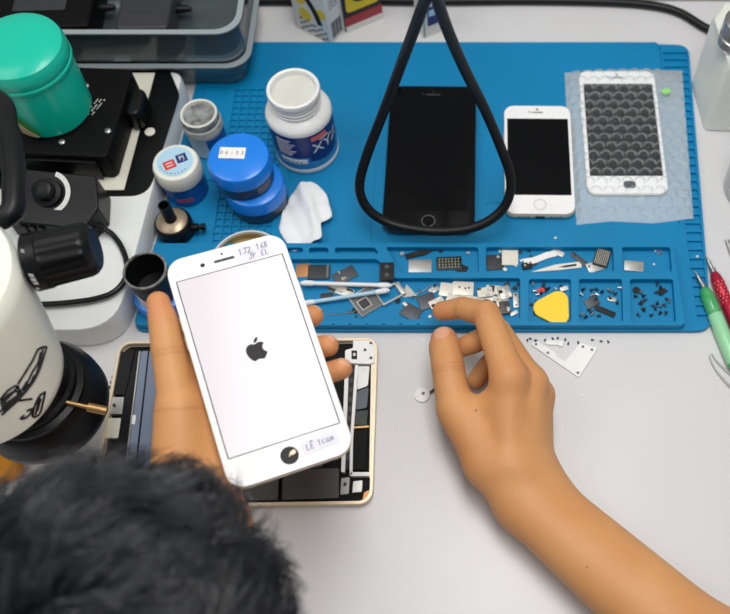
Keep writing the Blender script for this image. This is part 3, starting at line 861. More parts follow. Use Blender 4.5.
def edist(x, y, pg):
    m = 1e9
    for i in range(len(pg)):
        a, b2 = Vector(pg[i - 1]), Vector(pg[i]); ab = b2 - a; q = Vector((x, y)); t = max(0, min(1, (q - a).dot(ab) / ab.length_squared)); m = min(m, (q - a - ab * t).length)
    return m


def hbub(x, y):
    ed = edist(x, y, OLB)
    dx = max(0, abs(x) - 37.5); dy = max(0, abs(y) - 73); dd = math.hypot(dx, dy)
    hb = 2.6 + 2.9 * max(0, 1 - dd / 9) ** .8 * (1 if dd < 9 else 0)
    hb = hb if dd > 0 else 5.5
    w = 0.5 * math.sin(x * .35 + y * .21) + .4 * math.sin(y * .4 - x * .13)
    h = hb + (w * .5 if dd > 3 else 0)
    pit = 11.4; row = round(y / (pit * .866)); xx = x - (row % 2) * pit / 2; cxn = round(xx / pit) * pit + (row % 2) * pit / 2; cyn = row * pit * .866
    q = math.hypot(x - cxn, y - cyn) / 4.7
    if q < 1: h += 2.3 * min(1, (1 - q) / .3) ** .6
    return h * min(1, .06 + ed / 5)


bw = sheet(OLB, hbub, 0, 1.0)
lo = len(bw.v)
bw.use(M['bubble']); bw.use(M['bubble2']); bw.add([(x, y, 0) for x, y in OLB], [list(range(len(OLB)))])
single(bw, 'bubble_wrap_bag', None, 'clear bubble wrap bag around a white phone display', 'bubble wrap', bo, smooth=50, fix=False)
single(MB().slab(9, 6, 2.5, 0, .3, .1).at((-2, -1, 0)), 'green_tab', M['skin2'], 'pale green tab sticker on the bubble wrap bag', 'sticker', P(666, 91, 12) * 1.0 if False else Vector((P(666, 91, 10).x, P(666, 91, 10).y, 9.9)), .2)

# ------------------------------------------------------------------ hanging cable loop
lp = [(446, -95, 400), (437, -40, 330), (428, -8, 275), (417, 22, 235), (402, 62, 180), (385, 108, 128), (368, 152, 84), (360, 180, 60), (361.5, 198, 46), (372, 213, 34), (392, 224, 26), (420, 230, 23), (450, 231, 23), (478, 226, 26), (498, 214, 34), (509, 197, 46), (510, 175, 62), (501, 148, 86), (486, 112, 126), (466, 72, 178), (450, 36, 225), (438, 2, 268), (428, -40, 330), (420, -95, 400)]
lpts = [P(a, b, z) for a, b, z in lp]
end = Vector((-30, 690, 470))
lpts = [end + Vector((8, 0, 8))] + lpts + [end + Vector((-8, 0, 8))]
lo_ = Vector((-30, 480, 26))
single(MB().tube([q - lo_ for q in catmull(lpts, 6)], 4.1, 14), 'hanging_cord', M['rubber'], 'thick black cord hanging in a teardrop loop over the black phone', 'cord', lo_)
hk = thing('wall_hook', 'grey wall hook holding the black cord', 'hook', (-30, 728.5, 470))
MB().at((0, 0, 0)).box(26, 3, 40, (0, -1.6, 0)).build('plate', M['steel'], hk, bevel=.6)
MB().tube(catmull([(0, -3, 0), (0, -20, -1), (0, -36, -2.2), (0, -46, 3), (0, -48, 12)], 6), 3, 10).build('hook_arm', M['steel'], hk)

# ------------------------------------------------------------------ opened tablet
TL_, TR_, BR_, BL_ = P(111, 343, 6), P(378, 337, 6), P(374, 505, 6), P(97, 507, 6)
tc = (TL_ + TR_ + BR_ + BL_) / 4; trz = math.atan2((TR_ - TL_).y + (BR_ - BL_).y, (TR_ - TL_).x + (BR_ - BL_).x)
TW, TH = 213, 140
tab = thing('tablet', 'opened tablet without its screen lying under the held phone', 'tablet', (tc.x, tc.y, .1), trz)
ti = Matrix.Translation((tc.x, tc.y, 0)) @ Matrix.Rotation(trz, 4, 'Z'); tii = ti.inverted()
def TP(px, py, z=5): return tii @ P(px, py, z)
mb = MB()
mb.loft([[(x, y, z) for x, y in rrect(TW - 2 * i, TH - 2 * i, 11 - i, 8)] for i, z in ((2.5, 0), (.5, 1.2), (0, 3), (0, 6.4), (.5, 6.9), (2.6, 6.9), (2.8, 6.5), (2.8, 1.4))], True, True)
mb.build('shell', M['gold'], tab)
MB().slab(TW - 6.4, TH - 6.4, 8, 1.41, 1.6, 0, 8).build('inner_tray', M['blackm'], tab)


def tpart(name, m, pts, z0, z1, rr=1.0, e=0, **k):
    q = [tuple(TP(a, b, z1))[:2] for a, b in pts]
    m_ = MB(); m_.poly(rpoly(q, rr), z0, z1); return m_.build(name, M[m], tab, bevel=e, **k)


tpart('battery_cell', 'battb', [(141, 351), (163, 350), (150, 502), (122, 503)], 1.62, 4.6, 2, .4)
tpart('battery_cell', 'batt', [(165, 350), (232, 348), (230, 500), (152, 502)], 1.62, 4.8, 2, .4)
tpart('battery_cell', 'batt', [(234, 348), (325, 345), (322, 468), (231, 470)], 1.62, 4.8, 2, .4)
tpart('side_strip', 'black', [(128, 349), (139, 350), (120, 500), (108, 500)], 1.62, 4.4, 1, .3)
tpart('speaker_box', 'black', [(121, 352), (135, 349), (125, 395), (113, 395)], 1.62, 5.6, 2, .4)
tpart('antenna_clip', 'silver', [(112, 397), (124, 397), (122, 414), (110, 414)], 1.62, 5.2, .5, .2)
tpart('antenna_clip', 'whiteshield', [(108, 418), (121, 418), (118, 438), (104, 438)], 1.62, 5.0, .5, .2)
tpart('battery_seam', 'black', [(148, 351), (149.5, 351), (133, 502), (131, 502)], 4.61, 4.8, .2)
tpart('battery_edge', 'silver', [(139, 351), (140.5, 351), (122, 502), (120.5, 502)], 1.62, 4.9, .2)
tpart('warning_label', 'stick', [(131, 415), (136, 415), (135, 424), (130, 424)], 4.62, 4.75, .2)
tpart('metal_plate', 'brown', [(283, 470), (339, 468), (339, 498), (282, 500)], 1.62, 4.4, 1.5, .3)
tpart('metal_plate', 'brown', [(226, 474), (279, 472), (278, 500), (224, 501)], 1.62, 4.2, 1.5, .3)
tpart('corner_bracket', 'whiteg', [(353, 340), (375, 340), (376, 362), (370, 364), (345, 363), (345, 350), (353, 348)], 1.62, 6.4, 1.5, .3)
tpart('rail', 'whiteg', [(345, 363), (349, 363), (345, 472), (341, 472)], 1.62, 6.0, .8, .2)
tpart('rail', 'whiteg', [(355, 365), (358.5, 365), (353, 440), (352.5, 475), (349.5, 475), (350, 440)], 1.62, 6.2, .8, .2)
tpart('rail', 'gold', [(371, 364), (376, 364), (374, 478), (369, 478)], 1.62, 6.3, .8, .2)
tpart('rail', 'whiteg', [(350, 472), (374, 472), (374, 476), (350, 476)], 1.62, 6.2, .8, .2)
tpart('ribbon_cable', 'black', [(349, 366), (354, 366), (350, 470), (345, 470)], 1.62, 5.0, .5, .2)
tpart('foil_shield', 'silver', [(358, 366), (370, 366), (368, 386), (357, 390)], 1.62, 4.9, 1.5, .3)
tpart('foil_shield', 'slate', [(357, 391), (369, 387), (367, 408), (355, 410)], 1.62, 4.9, 1.5, .3)
tpart('main_board', 'pcb', [(354.5, 411), (368, 410), (367, 425), (353.5, 425)], 1.62, 4.6, .5, .2)
tpart('gold_strip', 'brass', [(353.5, 426.5), (369, 425.5), (369, 427.5), (353.5, 428.5)], 1.62, 5.0, .3)
tpart('battery_tail', 'blackm', [(353, 430), (368, 429), (366, 470), (352, 470)], 1.62, 4.4, 1, .3)
tpart('front_camera', 'inkb', [(351.5, 350.5), (357, 350.5), (357, 359), (351.5, 359)], 6.42, 7.0, .5)
tpart('camera_lens', 'silver', [(353, 353), (355.6, 353), (355.6, 356), (353, 356)], 7.0, 7.3, .8)
tpart('corner_module', 'silver', [(353, 481), (363, 480), (362, 492), (352, 493)], 1.62, 5.4, 1, .3)
tpart('corner_module', 'copper', [(364, 492), (371, 489), (371, 498), (362, 500)], 1.62, 6.0, 1, .3)
tpart('screw_tab', 'steel', [(341, 478), (350, 477), (349, 494), (340, 495)], 1.62, 5.2, 1, .3)
for (a, b) in ((345, 484), (371, 343), (365, 350), (371, 358), (349, 370), (114, 405)):
    q = TP(a, b, 6.4); MB().at((q.x, q.y, 4.6)).lathe([(1.2, 0), (1.2, 2.2), (.6, 2.4)], 12).build('screw', M['dgrey'], tab)
for i in range(10):
    q = TP(352 - i * .45, 371 + i * 9.6, 5); MB().at((q.x, q.y, 5.0), (0, 0, .1)).box(3.2, 4.2, .7, (0, 0, .3)).build('connector', M['dgrey'], tab)
for i in range(8):
    q = TP(126 - i * 1.6, 352 + i * 5, 5); MB().at((q.x - 4.2, q.y, 4.0)).box(1.4, 1.6, 2.6).build('clip', M['dgrey'], tab)
# ------------------------------------------------------------------ loose parts in the tray
def put(px, py, z=ZT + .08): p = P(px, py, z + 1); p.z = z; return p


def plate(name, px, py, w, h, t, rz, m, label, cat, z=ZT + .08, r=.8, e=.25, extra=None, group=None, rot=None):
    L = put(px, py, z)
    if extra is None:
        mb = MB(); mb.slab(w, h, r, 0, t, e, 3); return single(mb, name, M[m], label, cat, L, rz, group, rot)
    o = thing(name, label, cat, L, rz, group, rot)
    MB().slab(w, h, r, 0, t, e, 3).build('body', M[m], o); extra(o); return o


def ex_edge(w, h, t):
    def f(o):
        MB().box(2, h * .96, .3, (w / 2 - 2.2, 0, t + .14)).build('edge_strip', M['grey'], o)
    return f


def ex_dots(nx, ny, w, h, t, m='whiteshield', s=.75):
    def f(o):
        mb = MB()
        for i in range(nx):
            for j in range(ny):
                mb.box(s, s, .2, ((i - (nx - 1) / 2) * w / nx, (j - (ny - 1) / 2) * h / ny, t + .1))
        mb.build('solder_pads', M[m], o)
    return f


def ex_window(w, h, t):
    def f(o):
        mb = MB().tube([(-w * .32, -h * .3, t + .3), (w * .08, -h * .3, t + .3), (w * .08, h * .12, t + .3), (-w * .32, h * .12, t + .3)], .8, 6, True); mb.build('raised_frame', M['whiteshield'], o)
        MB().box(w * .4, h * .42, .3, (-w * .12, -h * .09, t + .15)).build('window', M['dgrey'], o)
        MB().tube([(-w * .48, -h * .48, t * .6), (w * .48, -h * .48, t * .6), (w * .48, h * .48, t * .6), (-w * .48, h * .48, t * .8)], .9, 6, True).build('edge_frame', M['whiteshield'], o)
    return f


def ex_holes(pts, t, r=1.2, m='inkb'):
    def f(o):
        for x, y in pts: MB().at((x, y, t)).lathe([(r, 0), (r, .12)], 12).build('hole', M[m], o)
    return f


def ex_comp(w, h, t, n, seed):
    rr = random.Random(seed)
    def f(o):
        for k in range(n):
            a, b = rr.uniform(1, w * .3), rr.uniform(1, h * .35)
            MB().box(a, b, .9, (rr.uniform(-.38, .38) * w, rr.uniform(-.36, .36) * h, t + .43)).build('component', M[rr.choice(['silver', 'dgrey', 'whiteshield', 'inkb', 'gold'])], o)
    return f


Z = ZT + .08
plate('flex_film', 303, 270, 12, 13, .4, .08, 'copper', 'copper coloured film square at the left of the big compartment', 'film', Z)
plate('screen_chip', 319, 272, 19, 14, 1.6, .02, 'dgrey', 'dark square chip beside the copper film', 'chip', Z, extra=ex_edge(19, 14, 1.6))
plate('ribbon_connector', 345, 275, 20, 12, 1.2, .55, 'slate', 'grey ribbon connector tilted beside the dark square chip', 'connector', Z, extra=ex_comp(20, 12, 1.2, 3, 4))
plate('camera_module', 387, 272, 12, 17, 3, .03, 'inkb', 'black twin-hole camera module at the slanted wall of the tray', 'camera module', TT + .05, extra=ex_holes([(0, 4), (0, -4)], 3, 2, 'slate'))
plate('green_board', 341, 290, 22, 8, .8, -.35, 'whiteshield', 'pale green flex board under the cotton swabs', 'circuit board', Z, extra=ex_comp(22, 8, .8, 5, 2))


def swab(a, b, za, zb, label):
    A, B = P(*a, za), P(*b, zb); o = (A + B) / 2; ax = (B - A).normalized(); L = (B - A).length
    t = thing('cotton_swab', label, 'cotton swab', o, 0, 'cotton swabs in the tray')
    q = Matrix.Translation(A - o) @ ax.to_track_quat('Z', 'Y').to_matrix().to_4x4()
    MB().frame(q).lathe([(1.8, 8), (1.8, L - 8)], 14).build('stick', M['palebl'] if 'lower' in label else M['white'], t)
    for s in (0, 1):
        prof = [(.4, 0), (1.6, 1), (2.4, 4), (2.4, 9), (1.9, 12)]
        if s: prof = [(r, L - z) for r, z in prof][::-1]
        MB().frame(q).lathe(prof, 16).build('cotton_tip', M['tissue'], t)
    return t


swab((300, 283), (392, 285.5), 11, 9, 'cotton swab lying level across the upper part of the big compartment')
swab((300, 304), (390, 290), 8, 11, 'lower cotton swab slanting up to the right in the big compartment')
plate('sim_reader', 366, 301, 22, 22, 2.0, .62, 'grey', 'square silver-framed shield tilted in the big compartment', 'metal shield', Z, extra=ex_window(22, 22, 2.0))
plate('small_chip', 357, 309, 8, 5, 1, .7, 'inkb', 'tiny black chip at the lower left of the framed shield', 'chip', Z)
plate('small_chip', 327, 296, 11, 6, 1, .1, 'dgrey', 'dark chip between the two swabs', 'chip', Z)


def simtray(px, py, w, h, rz, label, z=Z):
    o = thing('sim_tray', label, 'SIM tray', put(px, py, z), rz)
    MB().tube([(-w / 2, -h / 2, .9), (w / 2, -h / 2, .9), (w / 2, h / 2, .9), (-w / 2, h / 2, .9)], 1.05, 6, True).build('frame', M['whiteshield'], o)
    MB().slab(h * .28, h, .8, 0, 1.6, .3, 3, (w / 2 + h * .16, 0)).build('face_plate', M['silver'], o)
    return o


simtray(389, 294, 18, 13, .55, 'white rectangular SIM tray frame beside the silver shield', Z + 2.2)
mb = MB(); mb.poly([(0, 8), (-6, -4), (7, -5)], 0, .8); mb.tube([(6, -3, .6), (14, -1, .6), (20, 3, .6)], .5, 6)
single(mb, 'bracket', M['silver'], 'thin triangular metal bracket with a wire leg right of the SIM tray', 'bracket', put(408, 292, Z + .1), .2)
plate('metal_shield', 427, 301, 15, 14, 1.4, .35, 'slate', 'grey square shield nearest to the index fingertip', 'metal shield', Z)
plate('metal_shield', 411, 312, 16, 13, 1.2, -.55, 'slate', 'dark grey square shield at the front of the big compartment', 'metal shield', Z)
plate('metal_shield', 446, 290, 11, 13, 2.2, -.15, 'whiteshield', 'white narrow shield at the left of the pale circuit pile', 'metal shield', Z)
plate('metal_shield', 463, 289, 18, 13, 2.4, -.05, 'whiteshield', 'white wide shield at the back of the pale circuit pile', 'metal shield', Z, extra=ex_holes([(2, 0), (5, .6), (-3, 1)], 2.4, .9))
plate('metal_shield', 474, 304, 27, 14, 1.6, -.2, 'whiteshield', 'large white cut-out shield above the index finger', 'metal shield', Z, extra=ex_holes([(4, -1), (7, 2), (9, -2), (0, 2)], 1.6, 1.3))
plate('circuit_board', 497, 296, 20, 20, 1.2, -.1, 'whiteshield', 'densely packed pale circuit board at the right of the pile', 'circuit board', Z, extra=ex_comp(20, 20, 1.2, 14, 9))
plate('connector_strip', 516, 300, 5, 14, 1.2, .03, 'silver', 'upright white connector strip at the right wall of the big compartment', 'connector', Z, extra=ex_holes([(0, 5), (0, -5)], 1.2, .9))
plate('connector_strip', 514, 313, 7, 3.4, 1.2, .5, 'whiteshield', 'small pale connector in the right front corner of the big compartment', 'connector', Z)
pin = MB().tube([(0, 0, .5), (22, 3, .5)], .4, 6).tube(catmull([(22, 3, .5), (25, 5.6, .6), (28, 4, .6), (25.5, 1.6, .6)], 5), .6, 6)
single(pin, 'eject_pin', M['steel'], 'thin wire pin at the front left of the big compartment', 'pin', put(327, 315, Z))
for i, (a, b, w_, h_, m_, rz_, dz_, lab_) in enumerate([
    (437, 303, 13, 9, 'whiteshield', .5, 1.6, 'pale shield leaning on the grey shield near the index fingertip'),
    (455, 300, 15, 10, 'whiteshield', -.3, 2.4, 'pale bent shield in the middle of the pale circuit pile'),
    (485, 292, 13, 9, 'cream', .15, 2.6, 'cream board piece behind the cut-out shield'),
    (505, 292, 10, 12, 'silver', .3, 2.2, 'silver connector plate at the back right of the pile'),
    (489, 306, 11, 11, 'inkb', -.15, 2.2, 'black square chip on the dense circuit board'),
    (505, 307, 9, 12, 'brown', .1, 2.4, 'brown packed board beside the white connector strip'),
    (434, 289, 9, 6, 'silver', .7, .2, 'small silver plate at the left end of the pale circuit pile')]):
    plate('circuit_piece', a, b, w_, h_, 1.0, rz_, m_, lab_, 'circuit board', Z + dz_, extra=ex_comp(w_, h_, 1.0, 4, 20 + i))
rr = random.Random(3)
crumbs = [(350, 312), (356, 316), (436, 312), (442, 318), (420, 291), (413, 297), (398, 301), (405, 304), (433, 287), (417, 318), (430, 316), (452, 313), (507, 284), (515, 288), (519, 284), (503, 313)]
for i, (a, b) in enumerate(crumbs):
    plate('tiny_part', a, b, rr.uniform(2, 5), rr.uniform(1.5, 3.5), rr.uniform(.6, 1.3), rr.uniform(-1, 1), rr.choice(['silver', 'dgrey', 'whiteshield', 'inkb', 'slate']),
          'tiny loose electronic part among the parts of the big tray compartment', 'electronic part', Z, .4, .15, None, 'loose parts in the big compartment')
# upper middle
plate('foil_square', 420, 266, 20, 14, .5, .0, 'silver', 'silver foil square in the slanted upper compartment', 'foil', Z)
mb = MB().use(M['inkb']); mb.ribbon(catmull([(-16, -2, .9), (-8, 0, 1.0), (0, 1.5, 1.2), (6, 5, 1.2), (13, 5.5, 1.2), (16, 2, 1.2)], 5), 5, 1.0)
single(mb, 'flex_ribbon', M['inkb'], 'black curved flex ribbon behind the foil square', 'ribbon cable', put(424, 254, Z), .05)
plate('circuit_chip', 449, 263, 22, 13, 1, .05, 'pcb', 'dark circuit board with gold dots in the slanted upper compartment', 'circuit board', Z, extra=ex_dots(7, 4, 19, 11, 1, 'gold'))
plate('circuit_chip', 459, 267, 15, 8, .8, -.5, 'inkb', 'black triangular scrap of board under the gold-dotted board', 'circuit board', Z)
nut = MB().lathe([(2, 0), (2, 2), (1, 2), (1, .2)], 6); single(nut, 'tiny_nut', M['silver'], 'tiny silver nut at the left end of the slanted upper compartment', 'nut', put(402, 254, Z))
nut = MB().lathe([(1.6, 0), (1.6, 1.6), (.8, 1.6), (.8, .2)], 6); single(nut, 'tiny_nut', M['silver'], 'tiny silver nut at the right end of the slanted upper compartment', 'nut', put(468, 253, Z))
# upper right
plate('metal_shield', 495, 262, 15, 15, 1, .06, 'dgrey', 'dark square shield at the left of the upper right compartment', 'metal shield', Z, extra=ex_holes([(3, 5)], 1, 1.4, 'silver'))
plate('beige_chip', 510, 258, 14, 15, 2, -.02, 'cream', 'beige square chip between dark shield and white strip', 'chip', Z)
mb = MB(); mb.ribbon([(-14, -3.6, 1), (-5, -2.2, 1), (6, 2.4, 1), (14, 4.4, 1)], 6, .8)
single(mb, 'white_strip', M['white'], 'white ribbon strip behind the scalpel blade', 'ribbon cable', put(540, 258, Z), .03)
mb = MB(); mb.poly(rpoly([(-22, -2.5), (0, 3.2), (22, 4.4), (22, -1.4), (4, -2.4)], .6), 0, .7)
bl = thing('scalpel_blade', 'white scalpel blade with a dark slot in the upper right compartment', 'blade', put(556, 267.5, Z), .08)
mb.build('blade', M['whiteshield'], bl)
mb = MB(); mb.poly(rpoly([(2, .2), (8, 1.6), (18, 2.4), (18, .6), (8, -.4)], .5), .72, .85); mb.build('slot', M['inkb'], bl)
plate('flex_connector', 558, 252.5, 11, 5, 1.2, -.5, 'whiteshield', 'white flex connector at the back of the upper right compartment', 'connector', Z)
plate('flex_connector', 527, 266, 9, 6, 2, .25, 'inkb', 'black connector below the beige chip', 'connector', Z, extra=ex_comp(9, 6, 2, 3, 5))
plate('metal_bracket', 582, 261, 24, 5, .9, -.75, 'slate', 'grey slanted metal bracket beside the ball grid chip', 'bracket', Z, extra=ex_holes([(-8, 0), (8, 0)], .9, 1))
plate('ball_grid_chip', 602, 257.5, 13, 17, 1.6, -.32, 'inkb', 'black chip with rows of pale solder dots', 'chip', Z + 1.2, extra=ex_dots(7, 9, 11.5, 15.5, 1.6, 'cream', .8))
plate('metal_shield', 596, 266, 16, 10, 1.0, .35, 'silver', 'silver plate under the ball grid chip', 'metal shield', Z)
for i, (a, b) in enumerate([(500, 251), (520, 252), (531, 256), (522, 260), (516, 265), (535, 264), (529, 250), (505, 269)]):
    plate('tiny_part', a, b, rr.uniform(2, 4), rr.uniform(1.5, 3), rr.uniform(.8, 1.4), rr.uniform(-1, 1), rr.choice(['dgrey', 'whiteshield', 'inkb']),
          'tiny loose electronic part among the chips of the upper right compartment', 'electronic part', Z, .4, .15, None, 'loose parts in the upper right compartment')
# far right
plate('metal_shield', 634, 266, 17, 10, 1.2, -.1, 'silver', 'dull silver shield alone in the far right compartment', 'metal shield', Z)
single(MB().lathe([(1.9, 0), (2.4, .5), (1.9, 1), (1.4, .5), (1.9, 0)], 18, False, False), 'tiny_washer', M['silver'], 'tiny silver washer in the far right compartment', 'washer', put(660, 252, Z))
for a, b in ((655.5, 250.5), (654, 264)):
    plate('tiny_part', a, b, 1.8, 1.8, .8, .3, 'whiteshield', 'tiny pale speck in the far right compartment', 'electronic part', Z, .6, .1, None, 'specks in the far right compartment')
# yellow pick
g = []
for k in range(3):
    a0 = PI / 2 + .15 + k * 2 * PI / 3
    for t in np.linspace(-.5, .5, 7): g.append((8.3 * math.cos(a0) + 8.6 * math.cos(a0 + t * 1.9), 8.3 * math.sin(a0) + 8.6 * math.sin(a0 + t * 1.9)))
mb = MB(); mb.loft([[(x * s, y * s, z) for x, y in g] for s, z in ((.97, 0), (1, .5), (1, 1.1), (.97, 1.6))])
single(mb, 'opening_pick', M['yellow'], 'yellow rounded triangular opening pick in the front tray', 'pick', put(553.5, 308, Z + 2.0), 0, None, (.06, .0, -.68))


def screwmesh(nm, r, L, m):
    return MB().frame(Matrix.Rotation(PI / 2, 4, 'Y')).lathe([(r * .55, 0), (r * .55, L), (r, L), (r, L + .7), (r * .6, L + 1.0)], 10)


def scatter(seed, poly_px, n, label, group, z, cols=('dgrey', 'inkb', 'silver', 'steel'), k=1.3):
    q = random.Random(seed); xs = [a for a, b in poly_px]; ys = [b for a, b in poly_px]; used = []; protos = {}
    for _try in range(400):
        if len(used) >= n: break
        a, b = q.uniform(min(xs), max(xs)), q.uniform(min(ys), max(ys))
        if any(math.hypot(a - c, b - d) < 3.2 * k for c, d in used): continue
        used.append((a, b)); m = q.choice(cols)
        L = put(a, b, z + 1.15 * k)
        if m not in protos:
            o = single(screwmesh('screw', 1.1 * k, 1.8 * k, m), 'tiny_screw', M[m], label, 'screw', L, q.uniform(0, 6.28), group); protos[m] = o
        else:
            o = protos[m].copy(); COL.objects.link(o); o.location = W(L); o.rotation_euler = (0, 0, q.uniform(0, 6.28))


scatter(11, [(583, 287), (618, 300)], 14, 'tiny screw among those in the compartment right of the yellow pick', 'screws right of the pick', Z)
scatter(12, [(583, 309), (600, 318)], 6, 'tiny screw among those in the compartment right of the yellow pick', 'screws right of the pick', Z)
scatter(13, [(637, 285), (670, 318)], 24, 'tiny screw among those in the rightmost front compartment', 'screws in the rightmost compartment', Z, ('dgrey', 'inkb', 'dgrey', 'steel'))
scatter(14, [(533, 285), (566, 292)], 11, 'tiny screw among those behind the yellow pick', 'screws behind the pick', Z, ('dgrey', 'inkb', 'silver'))
scatter(15, [(532, 294), (536, 318)], 4, 'tiny screw among those at the left of the yellow pick', 'screws left of the pick', Z, ('dgrey', 'inkb', 'silver'))
scatter(16, [(527, 336.5), (612, 342)], 13, 'tiny dark screw scattered on the desk along the front of the mat', 'screws on the desk', .1, ('inkb', 'dgrey'), .8)
plate('flex_ribbon', 605, 311, 18, 5, 1.3, -.45, 'inkb', 'black flex ribbon in the compartment right of the yellow pick', 'ribbon cable', Z)
plate('tiny_plate', 612, 299, 8, 4, 1, -.2, 'silver', 'small oval silver plate right of the yellow pick', 'metal plate', Z, 1.8, .2)
plate('tiny_plate', 592, 302, 12, 9, 1, .5, 'slate', 'grey scrap plate at the left of the compartment beside the pick', 'metal plate', Z)
plate('red_clip', 541, 290.5, 6, 4, 2, .2, 'red', 'tiny red clip behind the yellow pick', 'clip', Z)
plate('white_connector', 564, 289, 7, 4, 2.2, .3, 'whiteshield', 'tiny white connector behind the yellow pick', 'connector', Z)
single(MB().lathe([(3.2, 0), (3.2, 1.2), (1.2, 1.2), (1.2, .6)], 18), 'rubber_ring', M['inkb'], 'small black rubber ring at the back of the rightmost front compartment', 'ring', put(636.5, 290, Z))
single(MB().lathe([(3, 0), (3, 1.2), (1.0, 1.2), (1.0, .6)], 18), 'rubber_ring', M['inkb'], 'small dark rubber ring near the right wall of the rightmost front compartment', 'ring', put(662, 291, Z))
for a, b in ((555.5, 237.5), (697.5, 256)):
    plate('white_speck', a, b, 2.4, 2.0, .7, .3, 'whiteshield', 'tiny white crumb on the mat ' + ('above the tray' if a < 600 else 'on the ladder strip at the right'), 'crumb', ZP + (.02 if a < 600 else .02), .6, .1)

# ------------------------------------------------------------------ on the desk in front of the mat
o = P(563, 358, 2); pp = [(530.5, 344), (537, 340.5), (555, 352), (557, 356), (565, 361), (580.5, 342), (598, 348), (579, 377.5)]
wpz = thing('bracket_plate', 'white L-shaped plastic plate on the desk in front of the mat', 'plate', Vector((o.x, o.y, .1)))
mb = MB(); mb.poly(rpoly(pts_rel(pp, o, 2), 1.2), 0, 1.5); mb.build('body', M['white'], wpz, bevel=.3)
for a, b in ((536, 344), (548, 352.5), (583, 346.5), (578, 372.5), (592, 349.5)):
    q = P(a, b, 2) - o; MB().at((q.x, q.y, 1.5)).lathe([(1.2, 0), (1.2, .1)], 12).build('hole', M['grey'], wpz)
mb = MB(); mb.slab(14, 4.5, 1.5, 0, 1.4, .4); mb.at((5.5, -1, 0)); mb.slab(4, 5, 1.5, 0, 2, .4)
single(mb, 'clip', M['white'], 'tiny white clip beside the L-shaped plate', 'clip', put(554, 342.5, .1), -.05)
hb = thing('home_button', 'white round button with a short dark flex tail left of the right hand', 'button', put(422, 395, .1))
MB().lathe([(6.2, 0), (6.4, .4), (6.2, 1.6), (5.4, 1.9)], 36).build('button', M['white'], hb)
MB().at((1, 1, 1.9)).lathe([(1.4, 0), (1.4, .15)], 14).build('centre_mark', M['grey'], hb)
MB().ribbon(catmull([(5.5, 1.5, .6), (9, 4, .7), (12, 7, .6), (17, 7.5, .5)], 5), 2.4, .5).build('flex_tail', M['dgrey'], hb)
for a, b in ((410, 342), (423, 339), (583, 395)):
    plate('white_speck', a, b, 2.2, 1.6, .6, .4, 'white', 'tiny white crumb on the desk ' + {410: 'left of the thumb tip', 423: 'just above the thumb tip', 583: 'below the L-shaped plate'}[a], 'crumb', .05, .5, .1)


def screwdriver(tip, collar, end, zt, ze, R, hm, hm2, label):
    A, B, C_ = P(*tip, zt), P(*collar, ze), P(*end, ze)
    o = C_.copy(); t = thing('precision_screwdriver', label, 'screwdriver', o)
    d = (C_ - B).normalized(); L = (C_ - B).length
    q = Matrix.Translation(B - o) @ d.to_track_quat('Z', 'Y').to_matrix().to_4x4()
    MB().tube([A - o, A.lerp(B, .25) - o, A.lerp(B, .28) - o, B - o], [.5, .9, 1.5, 1.9], 12).build('shaft', M['steel'], t)
    MB().frame(q).lathe([(1.8, -5), (2.6, -4), (2.6, 0), (3.4, .5)], 20).build('collar', M['steel'], t)
    MB().frame(q).lathe([(2.8, 0), (R * .8, 3), (R, 10), (R, 22), (R * .92, 24), (R, 26), (R, L - 3), (R * .7, L)], 24).build('handle', M[hm], t)
    if hm2: MB().frame(q).lathe([(R + .1, 26.5), (R + .35, 27.5), (R + .35, L - 6), (R + .1, L - 5)], 24, False, False).build('grip', M[hm2], t)
    else:
        mb = MB()
        for j in range(7):
            for k in range(10):
                th = k * PI / 5 + (j % 2) * .3; mb.frame(q @ Matrix.Rotation(th, 4, 'Z') @ Matrix.Translation((R - .1, 0, 11 + j * 3.2))); mb.box(.5, 1.1, 1.5)
        mb.build('knurling', M['pink'], t)
    return t


screwdriver((695, 271), (704, 288), (737, 369), 7.4, 6.3, 6.1, 'greenh', 'greenc', 'green handled screwdriver with its tip over the mat at right')
screwdriver((705.5, 255), (714, 273), (749, 355), 7.4, 5.6, 5.4, 'redh', None, 'red metal handled screwdriver to the right of the green one')


def tweezers(tip, end, label, w, m, bend=0):
    A, B = P(*tip, 1.2), P(*end, 1.2); o = (A + B) / 2; d = (B - A); L = d.length; rz = math.atan2(d.y, d.x)
    t = thing('tweezers', label, 'tweezers', Vector((o.x, o.y, .1)), rz)
    for s in (-1, 1):
        rings = []
        for u in np.linspace(0, 1, 14):
            x = -L / 2 + L * u; wd_ = .5 + w * min(1, u * 2.2); y = s * (.9 + 3.4 * math.sin(PI * min(1, u * 1.1)) * .8) + bend * math.exp(-u * 9); th_ = 1.0
            zc = 1.6
            rings.append([(x, y - s * 0, zc - wd_ / 2 * .6), (x, y + s * th_, zc - wd_ / 2 * .6), (x, y + s * th_, zc + wd_ / 2), (x, y, zc + wd_ / 2)])
        MB().loft(rings).build('prong', M[m], t)
    MB().box(16, 4.5, 4.4, (L / 2 - 6, 0, 2.4)).build('joint', M[m], t, bevel=.6)
    return t


tweezers((726.5, 240), (775, 345), 'grey pointed tweezers at the right edge above the red screwdriver', 4, 'steel')
tweezers((706, 358), (770, 420), 'silver bent-tip tweezers on the bare desk at the right edge', 3.6, 'silver', 5)

